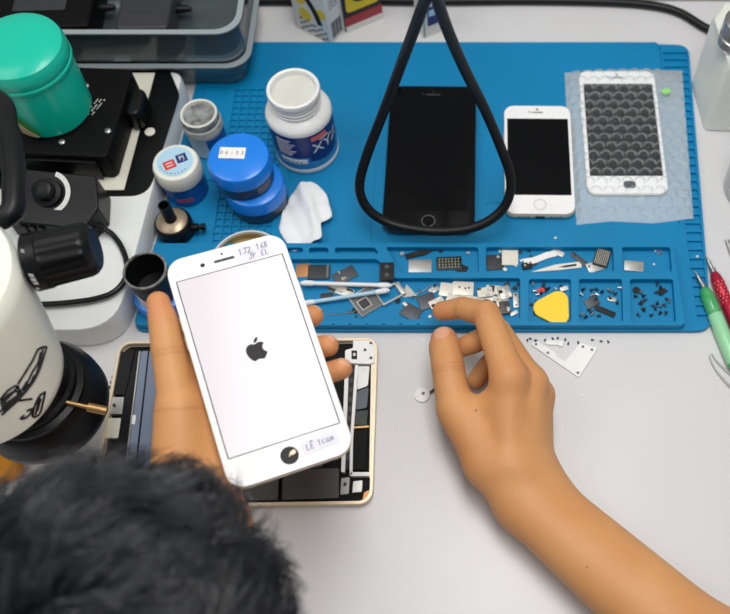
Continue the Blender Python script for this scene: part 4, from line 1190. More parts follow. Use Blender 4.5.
# ------------------------------------------------------------------ bottle and cup at the right edge
A_, B_, = P(691, 84, 0), P(704, 131, 0)
bo2 = Vector((A_.x + 32, (A_.y + B_.y) / 2, .05))
bt = thing('dispenser_bottle', 'frosted white dispenser bottle with a metal cap at the top right', 'bottle', bo2)
fp = [tuple(p - bo2)[:2] for p in (A_, B_, B_ + Vector((52, -3, 0)), A_ + Vector((68, 4, 0)), A_ + Vector((50, 22, 0)), A_ + Vector((14, 20, 0)))]
fp = rpoly(fp[::-1] if False else fp, 5, 5)
nk = P(735, 42, 96) - bo2


def ringz(s, z, off=0): return [(x * s + nk.x * off, y * s + nk.y * off, z) for x, y in fp]


MB().loft([ringz(.95, 0), ringz(1, 2), ringz(1, 82), ringz(.97, 86), ringz(.8, 90, .3), ringz(.5, 93, .8), ringz(.42, 96, 1)]).build('body', M['frost'], bt)
MB().at((nk.x, nk.y, 95)).lathe([(14, 0), (15, 1), (15, 9), (13, 10), (13, 14), (14.6, 15), (14.6, 26), (12, 28)], 40).build('metal_cap', M['steel'], bt)
cc = P(757, 190, 0); cc.z = .05
cu_ = thing('plastic_cup', 'clear plastic cup holding a brush at the right edge', 'cup', cc)
MB().lathe([(29, 0), (30.5, 1), (33, 62), (34, 63), (34, 65), (32.2, 65), (30, 3), (.5, 2)], 56).build('cup_wall', M['clear'], cu_)
br = thing('brush', 'worn brown tipped brush standing in the clear cup', 'brush', cc + Vector((0, 0, 2.4)))
MB().tube([(8, -2, 2), (-20, 3, 50)], [2.6, 2.6], 12).build('handle', M['tan'], br)
mb = MB()
for i in range(40):
    a = RNG.uniform(-2.2, 2.2); b2 = RNG.uniform(-2.2, 2.2); mb.tube([(-20 + a * .6, 3 + b2 * .6, 50), (-25 + a * 1.2, 4 + b2 * 1.2, 60 + RNG.uniform(-2, 2))], .28, 4)
mb.build('bristles', mat('brown_bristle', (92, 62, 42), .7), br)
MB().tube([(-18.5, 2.75, 47.5), (-20.6, 3.1, 51)], 3, 12).build('ferrule', M['steel'], br)
# ------------------------------------------------------------------ held phone
RV = Vector((0.1097528, 0.1239933, 0.3738504))
R3 = Matrix.Rotation(RV.length, 3, RV.normalized())
HC = Vector((-138.2, 256.2, 144.4))


def LP(u, v, n): return HC + R3 @ Vector((u, v, n))


hp = thing('smartphone', 'large white smartphone with a lit screen held in the left hand', 'smartphone', HC - R3 @ Vector((0, 0, 3.8)), rot=R3.to_euler())
HW, HH, HD = 80.6, 162.5, 7.6
MB().slab(HW, HH, 12, 0, HD - 1.2, 2.6, 10).build('frame', M['gold'], hp)
MB().slab(HW - .6, HH - .6, 11.7, HD - 1.2, HD, .6, 10).build('front_panel', M['whiteg'], hp)
MB().slab(72.2, 126.0, .8, HD, HD + .05, 0, 2, (0, 1.8)).build('screen_border', M['inkb'], hp)
scn = MB().slab(70.8, 124.8, .5, HD + .05, HD + .11, 0, 2, (0, 1.8)).build('screen', M['screen'], hp)
S_ = 0.92
mb = MB()
for pth in (APPLE, LEAF): mb.poly([((x - 12) * S_ * .72, (12 - y) * S_ * .72 + 3.5) for x, y in bez(pth)], HD + .11, HD + .19)
mb.build('screen_logo', M['inkb'], scn, smooth=0)
MB().at((-2, 0, 0)).slab(14, 2.0, .9, HD, HD + .06, 0, 5, (0, 71.5)).build('earpiece', M['dgrey'], hp)
MB().at((-16.5, 71.5, HD)).lathe([(1.5, 0), (1.5, .06)], 18).build('front_camera', M['inkb'], hp)
MB().at((-2.5, 76, HD)).lathe([(.8, 0), (.8, .06)], 14).build('sensor_dot', M['inkb'], hp)
hb_ = MB().at((0, -70.8, HD)).lathe([(5.8, 0), (5.8, .06)], 36).build('home_button_hole', M['inkb'], hp)
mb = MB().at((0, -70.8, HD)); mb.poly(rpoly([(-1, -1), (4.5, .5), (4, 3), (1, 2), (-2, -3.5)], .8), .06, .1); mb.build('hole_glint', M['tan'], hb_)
for s, y0, L in ((-1, 36, 10), (-1, 22, 10), (1, 38, 11)):
    MB().at((s * (HW / 2 - .1), y0, HD * .45)).slab(.9, L, .4, -.9, .9, .3).build('side_button', M['gold'], hp)
mb = MB().at((17, 69, HD)).use(M['stick']); mb.at((17, 69.5, HD), (0, 0, .06)).slab(25, 11, .5, 0, .05)
nt_ = MB().use(M['note']).at((18, 71.4, HD), (0, 0, .05)).slab(25, 12, .5, 0, .06)
nt_.use(M['inkb'])
fm = Matrix.Translation((18, 71.4, HD)) @ Matrix.Rotation(.05, 4, 'Z')


def pen(mbx, fr, words, x0, y0, s):
    """hand-drawn letters as pen strokes"""
    G = {'1': [[(.1, .8), (.3, 1), (.3, 0)]], 'J': [[(.1, 1), (.7, 1)], [(.45, 1), (.45, .15), (.2, 0), (0, .2)]], '2': [[(0, .8), (.3, 1), (.55, .75), (.1, .1), (0, 0), (.6, .05)]],
         '6': [[(.5, 1), (.1, .5), (.1, .1), (.4, 0), (.5, .3), (.15, .4)]], 'B': [[(.05, 0), (.05, 1), (.45, .9), (.1, .55), (.5, .3), (.05, 0)]], 'P': [[(.05, 0), (.05, 1), (.5, .85), (.1, .5)]],
         'E': [[(.5, 1), (.05, 1), (.05, 0), (.5, 0)], [(.05, .5), (.4, .5)]], 'L': [[(.05, 1), (.05, 0), (.5, .05)]], '.': [[(.1, 0), (.15, .06)]], 'C': [[(.5, .7), (.2, .75), (.05, .4), (.2, .05), (.5, .1)]],
         'a': [[(.45, .6), (.15, .65), (.05, .2), (.25, 0), (.45, .2), (.45, .65), (.5, 0)]], 'm': [[(.05, 0), (.08, .6), (.25, .6), (.28, 0), (.3, .55), (.5, .6), (.55, 0)]], '^': [[(.0, 1.15), (.25, 1.35), (.5, 1.15)]]}
    x = x0
    for ch in words:
        if ch == ' ': x += .5 * s; continue
        for st in G[ch]:
            pp = [fr @ Vector((x + (a + b * .15) * s, y0 + b * s, .12)) for a, b in st]
            sv = mbx.T; mbx.T = Matrix.Identity(4); mbx.tube(pp, .22, 5); mbx.T = sv
        if ch != '^': x += .72 * s


nt_.use(M['ink'])
pen(nt_, fm, '1J2.16B', -10, .6, 4.2); pen(nt_, fm, 'JP.EL', -4.5, -4.6, 4.0)
nt_.build('paper_note', None, hp, smooth=0)
fm = Matrix.Translation((20, -69.3, HD)) @ Matrix.Rotation(.07, 4, 'Z')
nt_ = MB().use(M['note']).frame(fm).slab(24, 9.5, .5, 0, .06)
nt_.use(M['cream']).frame(fm).box(17, .35, .08, (0, -3.6, .08)); nt_.box(17, .3, .08, (2, -5.4, .04))
nt_.use(M['ink']); pen(nt_, fm, 'L^E 1Cam', -9, -1.4, 3.8)
nt_.build('paper_note', None, hp, smooth=0)

# ------------------------------------------------------------------ the person: one continuous skin surface from a distance field
def seg_axis(lo, hi, fine, h, coarse):
    """grid coordinates: step h inside the fine intervals, growing towards coarse outside"""
    pts = [lo]; x = lo
    while x < hi:
        d = min([max(a - x, x - b, 0) for a, b in fine])
        st = h if d <= 0 else min(coarse, h + d * .25)
        if d > 0:
            nx = [a for a, b in fine if a > x]
            if nx: st = min(st, max(h, (min(nx) - x) * .5 + .5))
        x += st; pts.append(x)
    return np.array(pts, dtype=np.float32)


class SDF:
    def __init__(s, X, Y, Z):
        s.X, s.Y, s.Z = X, Y, Z; s.D = np.full((len(X), len(Y), len(Z)), 1e3, np.float32)

    def block(s, lo, hi):
        sl = []
        for A, a, b in zip((s.X, s.Y, s.Z), lo, hi):
            i = max(0, np.searchsorted(A, a) - 1); j = min(len(A), np.searchsorted(A, b) + 2); sl.append(slice(i, j))
        return tuple(sl)

    def pts(s, sl): return s.X[sl[0]][:, None, None], s.Y[sl[1]][None, :, None], s.Z[sl[2]][None, None, :]


def smin(a, b, k):
    if k <= 0: return np.minimum(a, b)
    h = np.clip(.5 + .5 * (b - a) / k, 0, 1)
    return b * (1 - h) + a * h - k * h * (1 - h)


def cone(g, a, b, ra, rb):
    X, Y, Z = g; a = np.array(a, np.float32); b = np.array(b, np.float32); ab = b - a; L2 = float(ab @ ab) + 1e-6
    t = np.clip(((X - a[0]) * ab[0] + (Y - a[1]) * ab[1] + (Z - a[2]) * ab[2]) / L2, 0, 1)
    return np.sqrt((X - a[0] - t * ab[0]) ** 2 + (Y - a[1] - t * ab[1]) ** 2 + (Z - a[2] - t * ab[2]) ** 2) - (ra + (rb - ra) * t)


def ellip(g, c, ax, r):
    X, Y, Z = g; c = np.array(c, np.float32); k0 = 0; k1 = 0
    for a, q in zip(ax, r):
        d = (X - c[0]) * a[0] + (Y - c[1]) * a[1] + (Z - c[2]) * a[2]
        k0 = k0 + (d / q) ** 2; k1 = k1 + (d / q ** 2) ** 2
    k0 = np.sqrt(k0); k1 = np.sqrt(k1)
    return k0 * (k0 - 1) / np.maximum(k1, 1e-6)


def fin(prev, chain, g, k=2.5):
    f = None
    for (a, ra), (b, rb) in zip(chain, chain[1:]):
        d = cone(g, a, b, ra, rb); f = d if f is None else smin(f, d, k)
    return f


def nets(F):
    D, X, Y, Z = F.D, F.X, F.Y, F.Z
    ins = D < 0
    nx, ny, nz = D.shape
    cnt = np.zeros((nx - 1, ny - 1, nz - 1), np.int8)
    cor = [(i, j, k) for i in (0, 1) for j in (0, 1) for k in (0, 1)]
    for i, j, k in cor: cnt += ins[i:nx - 1 + i, j:ny - 1 + j, k:nz - 1 + k]
    ci = np.argwhere((cnt > 0) & (cnt < 8)); idx = np.full(cnt.shape, -1, np.int32); idx[ci[:, 0], ci[:, 1], ci[:, 2]] = np.arange(len(ci))
    val = {c: D[ci[:, 0] + c[0], ci[:, 1] + c[1], ci[:, 2] + c[2]] for c in cor}
    pos = {c: np.stack([X[ci[:, 0] + c[0]], Y[ci[:, 1] + c[1]], Z[ci[:, 2] + c[2]]], 1) for c in cor}
    acc = np.zeros((len(ci), 3)); num = np.zeros(len(ci))
    for a in cor:
        for ax in range(3):
            if a[ax]: continue
            b = list(a); b[ax] = 1; b = tuple(b)
            va, vb = val[a], val[b]; m = (va < 0) != (vb < 0)
            va = np.clip(va, -40, 40); vb = np.clip(vb, -40, 40)
            t = va[m] / (va[m] - vb[m]); acc[m] += pos[a][m] + (pos[b][m] - pos[a][m]) * t[:, None]; num[m] += 1
    V = acc / num[:, None]
    Q = []
    for ax in range(3):
        o1, o2 = [(1, 2), (2, 0), (0, 1)][ax]
        sa = [slice(None)] * 3; sb = [slice(None)] * 3; sa[ax] = slice(0, -1); sb[ax] = slice(1, None)
        A, B = ins[tuple(sa)], ins[tuple(sb)]
        e = np.argwhere(A != B); e = e[(e[:, o1] > 0) & (e[:, o2] > 0)]
        e = e[(e[:, o1] < D.shape[o1] - 1) & (e[:, o2] < D.shape[o2] - 1)]
        fl = A[e[:, 0], e[:, 1], e[:, 2]]
        qs = []
        for d1, d2 in ((-1, -1), (0, -1), (0, 0), (-1, 0)):
            c = e.copy(); c[:, o1] += d1; c[:, o2] += d2; qs.append(idx[c[:, 0], c[:, 1], c[:, 2]])
        q = np.stack(qs, 1); q[~fl] = q[~fl][:, ::-1]; Q.append(q)
    Q = np.concatenate(Q)
    return V, Q


def relax(V, Q, it=2, lam=.5):
    E = np.concatenate([Q[:, [0, 1]], Q[:, [1, 2]], Q[:, [2, 3]], Q[:, [3, 0]]]); E = np.concatenate([E, E[:, ::-1]])
    n = np.bincount(E[:, 0], minlength=len(V))[:, None]
    for i in range(it):
        for l in (lam, -lam * 1.04):
            S = np.stack([np.bincount(E[:, 0], V[E[:, 1], k], len(V)) for k in range(3)], 1) / np.maximum(n, 1)
            V = V + l * (S - V)
    return V


def npmesh(name, V, Q, m, parent=None, off=Vector((0, 0, 0))):
    me = bpy.data.meshes.new(name)
    V = (V - np.array(off)) / 1000
    me.vertices.add(len(V)); me.vertices.foreach_set('co', V.astype(np.float32).ravel())
    k = Q.shape[1]
    me.loops.add(Q.size); me.loops.foreach_set('vertex_index', Q.astype(np.int32).ravel())
    me.polygons.add(len(Q)); me.polygons.foreach_set('loop_start', np.arange(0, Q.size, k, dtype=np.int32))
    me.materials.append(m); me.update(calc_edges=True); me.validate(); me.shade_smooth()
    o = bpy.data.objects.new(name, me); COL.objects.link(o)
    if parent: o.parent = parent
    return o


T3 = lambda v: (v[0], v[1], v[2])
HEAD = Vector((-179, 42.5, 230))
HF = Vector((.15, .74, -.66)).normalized(); HS = HF.cross(Vector((0, 0, 1))).normalized(); HU = HS.cross(HF).normalized()
LW, LE, LSH = LP(-63, -90, -33), Vector((-280, -75, 55)), Vector((-362, -250, 180))
RW, RE, RSH = P(531, 497, 27), Vector((234, 11, 44)), Vector((8, -130, 165))

ax_x = seg_axis(-480, 340, [(-236, -58), (-50, 115)], 1.55, 12)
ax_y = seg_axis(-480, 400, [(120, 352)], 1.55, 12)
ax_z = seg_axis(-748, 360, [(-1, 84), (88, 168)], 1.55, 14)
F = SDF(ax_x, ax_y, ax_z)


def region(chain_pts, m=24):
    a = np.array([T3(p) for p in chain_pts]); return F.block(a.min(0) - m, a.max(0) + m)


def blend(sl, d, k): F.D[sl] = smin(F.D[sl], d, k)


# torso, legs, arms
TC = [((-177, -190, 150), (-177, -300, -60), 105, 108), ((-177, -300, -60), (-177, -385, -250), 108, 112)]
for a, b, ra, rb in TC:
    sl = F.block(np.minimum(a, b) - np.array([170] * 3), np.maximum(a, b) + np.array([170] * 3)); g = F.pts(sl); blend(sl, cone(g, a, b, ra, rb), 60)
for sx in (-1, 1):
    hip, kn, an, toe = (-177 + sx * 78, -370, -275), (-177 + sx * 110, 20, -235), (-177 + sx * 112, 10, -672), (-177 + sx * 118, 120, -720)
    for a, b, ra, rb in ((hip, kn, 78, 54), (kn, an, 52, 36), (an, toe, 34, 26)):
        sl = F.block(np.minimum(a, b) - 110, np.maximum(a, b) + 110); g = F.pts(sl); blend(sl, cone(g, a, b, ra, rb), 25)
for sh, el in ((LSH, LE), (RSH, RE)):
    c0_ = Vector((-177, -190, 150))
    for a, b, ra, rb, k in ((c0_, sh, 80, 58, 50), (sh, el, 56, 41, 30)):
        a_, b_ = np.array(T3(a)), np.array(T3(b)); sl = F.block(np.minimum(a_, b_) - 110, np.maximum(a_, b_) + 110); g = F.pts(sl); blend(sl, cone(g, a_, b_, ra, rb), k)
# neck and head
sl = F.block(np.array(T3(HEAD)) - 330, np.array(T3(HEAD)) + 150); g = F.pts(sl)
nb_ = HEAD - HF * 30 - HU * 50
hd = ellip(g, HEAD, (HS, HF, HU), (74, 93, 84))
hd = smin(hd, ellip(g, HEAD + HF * 32 - HU * 48, (HS, HF, HU), (55, 58, 62)), 30)
hd = smin(hd, cone(g, HEAD + HF * 90 - HU * 8, HEAD + HF * 108 - HU * 38, 7, 11), 8)
hd = smin(hd, ellip(g, HEAD + HF * 84 - HU * 66, (HS, HF, HU), (24, 9, 6)), 8)
hd = smin(hd, ellip(g, HEAD + HF * 74 - HU * 98, (HS, HF, HU), (26, 20, 16)), 16)
for s in (-1, 1):
    hd = smin(hd, ellip(g, HEAD + HS * 75 * s - HU * 28 - HF * 6, (HS, HF, HU), (7, 19, 31)), 5)
    hd = smin(hd, cone(g, HEAD + HF * 92 + HS * 14 * s + HU * 4, HEAD + HF * 80 + HS * 50 * s + HU * 4, 6, 6), 8)
    sk = ellip(g, HEAD + HF * 97 + HS * 31 * s - HU * 14, (HS, HF, HU), (17, 12, 11)); hd = -smin(-hd, sk, 8)
    hd = smin(hd, ellip(g, HEAD + HF * 80 + HS * 31 * s - HU * 14, (HS, HF, HU), (13, 11, 11)), 2)
d = smin(hd, cone(g, T3(nb_), (-177, -150, 190), 55, 66), 30)
blend(sl, d, 40)


def two_bone(sl, g, w, e, side, wr, er, hw, he):
    d = None
    for s in (-1, 1):
        q = cone(g, T3(w + side * hw * s), T3(e + side * he * s), wr, er); d = q if d is None else smin(d, q, 14)
    return d


# right forearm: wrist, belly of the forearm, elbow
fd = (RE - RW).normalized(); side = fd.cross(Vector((0, 0, 1))).normalized()
RB = RW.lerp(RE, .62) + Vector((0, 0, 4))
sl = region([RW, RE], 70); g = F.pts(sl)
d = smin(two_bone(sl, g, RW, RB, side, 16.5, 24, 8.5, 8), two_bone(sl, g, RB, RE, side, 25, 35, 7, 4), 16)
blend(sl, d, 20)
fdl = (LE - LW).normalized(); sidel = (R3 @ Vector((1, -.2, 0))).normalized()
LB = LW.lerp(LE, .6)
sl = region([LW, LE], 80); g = F.pts(sl)
d = smin(two_bone(sl, g, LW, LB, sidel, 19.5, 26, 10, 9), two_bone(sl, g, LB, LE, sidel, 26, 35, 9, 4), 16)
blend(sl, d, 20)

NAILS = []          # centre, finger direction, outward normal, half length, half width
CREASE = []         # joint, axis direction, radius


def hand(palm, fingers, k_palm, k_root, region_pts, kb):
    sl = region(region_pts, 30); g = F.pts(sl)
    G = None
    for a, b, ra, rb in palm:
        d = cone(g, T3(a), T3(b), ra, rb); G = d if G is None else smin(G, d, k_palm)
    out = G.copy()
    for ch in fingers:
        f = fin(None, [(T3(p), r) for p, r in ch], g)
        for (p, r), (p0, r0) in zip(ch[1:-1], ch[:-2]):
            ax = (p - p0).normalized(); rr_ = (g[0] - p.x) * ax.x + (g[1] - p.y) * ax.y + (g[2] - p.z) * ax.z
            near = np.sqrt((g[0] - p.x) ** 2 + (g[1] - p.y) ** 2 + (g[2] - p.z) ** 2) < r * 1.9
            for off in (-2.6, 0, 2.6): f = f + .55 * np.exp(-((rr_ - off) / 1.1) ** 2) * near
        out = np.minimum(out, smin(G, f, k_root))
    blend(sl, out, kb)


# left hand, in the frame of the phone it holds (u right, v up, n out of the screen)
lm = [LP(-30, 42, -23), LP(-35, 22, -25), LP(-38, 2, -25), LP(-40, -15, -24)]
lc = [LP(-54, -62, -31), LP(-57, -64, -33), LP(-62, -66, -34), LP(-68, -70, -33)]
palm = [(c, m_, 14.5, 11.5) for c, m_ in zip([lc[0], lc[0], lc[1], lc[1]], lm)]
palm += [(lc[i], LW + sidel * s * 9, 15, 17) for i, s in ((0, 1), (1, .3), (2, -.4), (3, -1))]
palm += [(LP(-70, -64, -27), LP(-58, -17, -13), 18.5, 14.0), (LP(-66, -62, -28), lm[0], 14, 10), (LP(-46, -62, -30), LP(-40, -15, -24), 15, 12)]
fingers = [
    [(LP(-66, -52, -23), 17), (LP(-56.5, -15, -11), 12.5), (LP(-53, 21, -4), 10.6), (LP(-50.6, 42, -.5), 9.4), (LP(-50.2, 55, 1), 7.6)],
    [(lm[0], 11), (LP(2, 36, -26), 9.2), (LP(24, 27, -20), 8), (LP(43.5, 21, -12), 7.4)],
    [(lm[1], 11), (LP(5, 15, -28), 9.4), (LP(26, 2, -20), 8), (LP(46, -4, -9.0), 7.5)],
    [(lm[2], 10.5), (LP(7, -6, -27), 9.0), (LP(28, -19, -20), 7.8), (LP(50, -21.5, -12), 7.3)],
    [(lm[3], 9.5), (LP(0, -26, -26), 8.0), (LP(18, -34, -21), 7.4), (LP(31, -36, -13), 6.8)]]
hand(palm, fingers, 9, 7, [p for c in fingers for p, r in c] + [LW], 12)
NR = R3.col[2]
for tip, dip, out in ((LP(43.5, 21, -12), LP(24, 27, -20), R3 @ Vector((.85, .1, .35))), (LP(46, -4, -9), LP(26, 2, -20), R3 @ Vector((.8, .1, .5))), (LP(50, -21.5, -12), LP(28, -19, -20), R3 @ Vector((.8, .1, .5)))):
    d_ = (tip - dip).normalized(); n_ = (out - d_ * out.dot(d_)).normalized(); NAILS.append((tip + d_ * 4.5 + n_ * 4.5, d_, n_, 4.5, 4.2))

# right hand, pinching, seen on the thumb side
rm = [P(509, 377, 66), P(531, 383, 52), P(538, 395, 36), P(535, 408, 21)]
rc = [P(508, 466, 44), P(522, 468, 40), P(531, 470, 32), P(533, 474, 24)]
palm = [(c, m_, 14.5, 11.6) for c, m_ in zip(rc, rm)]
palm += [(rc[i], RW + side * s * 8, 14, 15) for i, s in ((0, 1), (1, .4), (2, -.5), (3, -1))]
palm += [(P(484, 468, 36), RW.lerp(RE, .3) + side * 8, 14, 13.5), (P(494, 462, 38), P(462, 413, 42), 16.5, 13), (P(496, 440, 40), P(503, 400, 52), 14, 13), (P(462, 416, 42), P(496, 404, 50), 9, 10), (P(486, 440, 36), P(496, 415, 46), 12, 10)]
fingers = [
    [(P(484, 455, 39), 16), (P(455, 409, 43), 13.6), (P(448.5, 370, 48), 12.6), (P(445, 349, 46), 12.4), (P(444, 340, 44), 10.6)],
    [(rm[0], 13.2), (P(487, 315, 66), 10.6), (P(463, 308, 53), 8.8), (P(442, 311, 42), 7.8)],
    [(rm[1], 11.5), (P(499, 331, 48), 9.4), (P(475, 342, 36), 8.6), (P(458, 349, 30), 7.6)],
    [(rm[2], 11), (P(507, 348, 29), 9), (P(488, 365, 19), 8), (P(476, 380, 14), 7.2)],
    [(rm[3], 10), (P(512, 370, 14), 7.8), (P(497, 390, 10), 7.2), (P(488, 402, 8.5), 6.8)]]
hand(palm, fingers, 10, 8, [p for c in fingers for p, r in c] + [RW.lerp(RE, .3)], 20)
CREASE += [(P(448.5, 370, 48), P(455, 409, 43), 13, (-3.4, -.6, 2.2)), (P(487, 315, 66), rm[0], 11, (-2.6, .4, 3)), (P(463, 308, 53), P(487, 315, 66), 9, (-1.2, 1.4)), (LP(-53, 21, -4), LP(-56.5, -15, -11), 11, (-2, 1)), (LP(-56.5, -15, -11), LP(-66, -52, -23), 13, (0,))]
tip, dip = P(446, 339, 44), P(449.5, 370, 48)
d_ = (tip - dip).normalized(); o_ = (CAM - tip).normalized() + Vector((-.25, 0, 0)); n_ = (o_ - d_ * o_.dot(d_)).normalized(); NAILS.append((tip + n_ * 9.6 - d_ * .5, d_, n_, 7.5, 6.5))

Vb, Qb = nets(F)
Vb = relax(Vb, Qb, 3, .5)
PO = Vector((-177, -300, -748))
person = thing('person', 'person with short black hair leaning over the desk holding the lit phone', 'person', PO)


def skin_mat():
    m = mat('skin', (211, 154, 101), .5, noise=.55, nscale=16, rgb2=(194, 124, 75), bump=.18, bscale=520, spec=.4, sss=.12)
    nt = m.node_tree; b = nt.nodes['Principled BSDF']
    src = b.inputs['Base Color'].links[0].from_socket
    at = nt.nodes.new('ShaderNodeAttribute'); at.attribute_name = 'tone'
    mx = nt.nodes.new('ShaderNodeMix'); mx.data_type = 'RGBA'
    nt.links.new(at.outputs['Alpha'], mx.inputs[0]); nt.links.new(src, mx.inputs[6]); nt.links.new(at.outputs['Color'], mx.inputs[7]); nt.links.new(mx.outputs[2], b.inputs['Base Color'])
    return m


body = npmesh('body', Vb, Qb, skin_mat(), person, PO)
tone = np.zeros((len(Vb), 4), np.float32)
nrm = np.zeros(len(Vb) * 3, np.float32); body.data.vertices.foreach_get('normal', nrm); nrm = nrm.reshape(-1, 3)


def paint(w, rgb):
    m = w > tone[:, 3]; tone[m, :3] = lin(rgb); tone[m, 3] = w[m]


for jp, pv, r_, offs in CREASE:
    ax = (jp - pv).normalized(); q = Vb - np.array(T3(jp)); s_ = q @ np.array(T3(ax)); dd = np.linalg.norm(q, axis=1)
    for o_ in offs: paint((np.exp(-((s_ - o_) / .9) ** 2) * .24 * np.clip((r_ * 1.35 - dd) / 3, 0, 1)).astype(np.float32), (142, 82, 48))


for c_, d_, n_, hl, hwid in NAILS:
    q = Vb - np.array(c_); s_ = np.array(d_.cross(n_)); e = np.sqrt(((q @ np.array(d_)) / hl) ** 2 + ((q @ s_) / hwid) ** 2)
    w = np.clip((1.12 - e) / .24, 0, 1) * (nrm @ np.array(n_) > .25) * (np.abs(q @ np.array(n_)) < 7); paint((w * .75).astype(np.float32), (226, 172, 146))
for c_, rgb, r in ((P(172, 453, 100), (70, 40, 26), 1.6), (P(476, 411, 60), (80, 44, 30), 1.5), (P(586, 568, 48), (90, 50, 32), 1.2)):
    pass
for s in (-1, 1):
    e = HEAD + HF * 90 + HS * 31 * s - HU * 14; q = Vb - np.array(e)
    dd = np.linalg.norm(q * 1.0, axis=1); paint(np.clip((10 - dd) / 2, 0, 1).astype(np.float32) * .9, (225, 218, 208)); 
    m = dd < 4.6; tone[m, :3] = lin((30, 20, 16)); tone[m, 3] = 1
    q = Vb - np.array(HEAD + HF * 90 + HS * 32 * s + HU * 7); w = np.clip(1.2 - np.sqrt(((q @ np.array(HS)) / 20) ** 2 + ((q @ np.array(HU)) / 4.5) ** 2), 0, 1) * (np.linalg.norm(q, axis=1) < 30); paint((w > .2) * .85 * np.ones(len(Vb), np.float32), (30, 26, 26))
q = Vb - np.array(HEAD + HF * 90 - HU * 66); w = np.clip(1.2 - np.sqrt(((q @ np.array(HS)) / 22) ** 2 + ((q @ np.array(HU)) / 6) ** 2), 0, 1) * (np.linalg.norm(q, axis=1) < 30); paint((np.minimum(w * 3, .7)).astype(np.float32), (176, 92, 84))
# warmer skin at the fingertips and over the joints
for jp, r_ in [(LP(-50, 50, 1), 17), (LP(43, 19, -12), 14), (LP(48, -3, -8), 14), (LP(51, -19, -11), 14), (P(444, 338, 44), 19), (P(440, 311, 42), 16), (P(487, 315, 66), 15), (P(448, 372, 48), 15), (P(509, 377, 66), 18), (P(531, 383, 52), 16)]:
    dd = np.linalg.norm(Vb - np.array(T3(jp)), axis=1); paint((np.clip(1 - dd / r_, 0, 1) * .55).astype(np.float32), (204, 112, 84))
# moles
for (px, py), z0 in (((172, 453), 130), ((587, 567), 60), ((476, 411), 60)):
    d = ray(px, py).normalized(); q = Vb - np.array(CAM); t = q @ np.array(d); dist = np.linalg.norm(q - t[:, None] * np.array(d)[None], axis=1)
    near = np.where(dist < 4)[0]
    if len(near):
        i0 = near[np.argmin(t[near])]; i0 = near[np.argmin(dist[near] + .2 * (t[near] - t[near].min()))]
        tone[i0, :3] = lin((86, 50, 34)); tone[i0, 3] = .8
at = body.data.attributes.new('tone', 'FLOAT_COLOR', 'POINT'); at.data.foreach_set('color', tone.ravel())

# clothes: coarse shells around torso, upper arms and legs
def shell(fn, lo, hi, h, name, m):
    S = SDF(*[np.arange(a, b, h, dtype=np.float32) for a, b in zip(lo, hi)]); sl = tuple(slice(0, n) for n in S.D.shape); S.D = fn(S.pts(sl)).astype(np.float32)
    V, Q = nets(S); return npmesh(name, relax(V, Q, 2), Q, m, person, PO)


def f_shirt(g):
    d = None
    for a, b, ra, rb in TC: q = cone(g, a, b, ra + 7, rb + 7); d = q if d is None else smin(d, q, 60)
    c0_ = Vector((-177, -190, 150))
    for sh, el in ((LSH, LE), (RSH, RE)):
        d = smin(d, cone(g, T3(c0_), T3(sh), 86, 65), 50); m_ = sh.lerp(el, .62); d = smin(d, cone(g, T3(sh), T3(m_), 63, 56), 30)
    d = smin(d, cone(g, (-177, -205, 150), (-177, -165, 172), 76, 74), 30)
    cut = (g[2] + 270) * -1 + 0 * g[0]
    return np.maximum(d, cut)


shell(f_shirt, (-500, -520, -310), (200, 80, 320), 9, 'shirt', M['shirt'])


def f_pants(g):
    d = cone(g, (-177, -372, -250), (-177, -385, -262), 112, 112)
    for sx in (-1, 1):
        hip, kn, an = (-177 + sx * 78, -370, -275), (-177 + sx * 110, 20, -235), (-177 + sx * 112, 10, -660)
        d = smin(d, smin(cone(g, hip, kn, 84, 61), cone(g, kn, an, 59, 47), 20), 25)
    return np.maximum(d, g[2] + 285 - 60 + 0 * g[0])


shell(f_pants, (-440, -520, -730), (80, 120, -150), 10, 'trousers', M['denim'])
stl = thing('stool', 'round stool under the seated person', 'stool', (-177, -395, -749.8))
MB().lathe([(150, 212), (170, 216), (170, 234), (160, 240), (.5, 241)], 40).build('seat', M['black'], stl)
for k in range(4): MB().tube([(120 * math.cos(k * PI / 2 + .8), 120 * math.sin(k * PI / 2 + .8), 213), (165 * math.cos(k * PI / 2 + .8), 165 * math.sin(k * PI / 2 + .8), 0)], 12, 12).build('leg', M['steel'], stl)

# hair: short tousled strands
NH = 13000
u = RNG.normal(size=(NH * 3, 3)); u /= np.linalg.norm(u, axis=1)[:, None]
keep = (u[:, 2] > -.45 + .35 * np.clip(u[:, 1], -1, 1)) & ~((u[:, 1] > .45) & (u[:, 2] < .42)); u = u[keep][:NH]
RAD = np.array([75, 93.5, 85.0])
B_ = np.array([T3(HS), T3(HF), T3(HU)])
root = np.array(HEAD) + (u * RAD) @ B_
nr = (u / RAD); nr /= np.linalg.norm(nr, axis=1)[:, None]; nr = nr @ B_
flow = np.array([.72, .62, .05]) + .22 * RNG.normal(size=(len(u), 3))
clump = np.stack([np.sin(root[:, 0] * .11 + 2 * np.sin(root[:, 1] * .07)), np.cos(root[:, 1] * .1 + root[:, 0] * .05), np.sin(root[:, 2] * .09)], 1)
flow += .45 * clump
flow -= nr * (flow * nr).sum(1)[:, None]
Lh = RNG.uniform(28, 52, len(u))
nseg = 4; rad = RNG.uniform(.35, .6, len(u))
cen = [root]
p_ = root.copy()
for sgi in range(nseg):
    wN = .66 - .2 * sgi
    dd = nr * wN + flow * (.35 + .28 * sgi) + .1 * RNG.normal(size=p_.shape); dd /= np.linalg.norm(dd, axis=1)[:, None]
    p_ = p_ + dd * (Lh / nseg)[:, None]; cen.append(p_)
nC = 620
ci_ = RNG.choice(len(u), nC, replace=False)
near_ = np.empty(len(u), int)
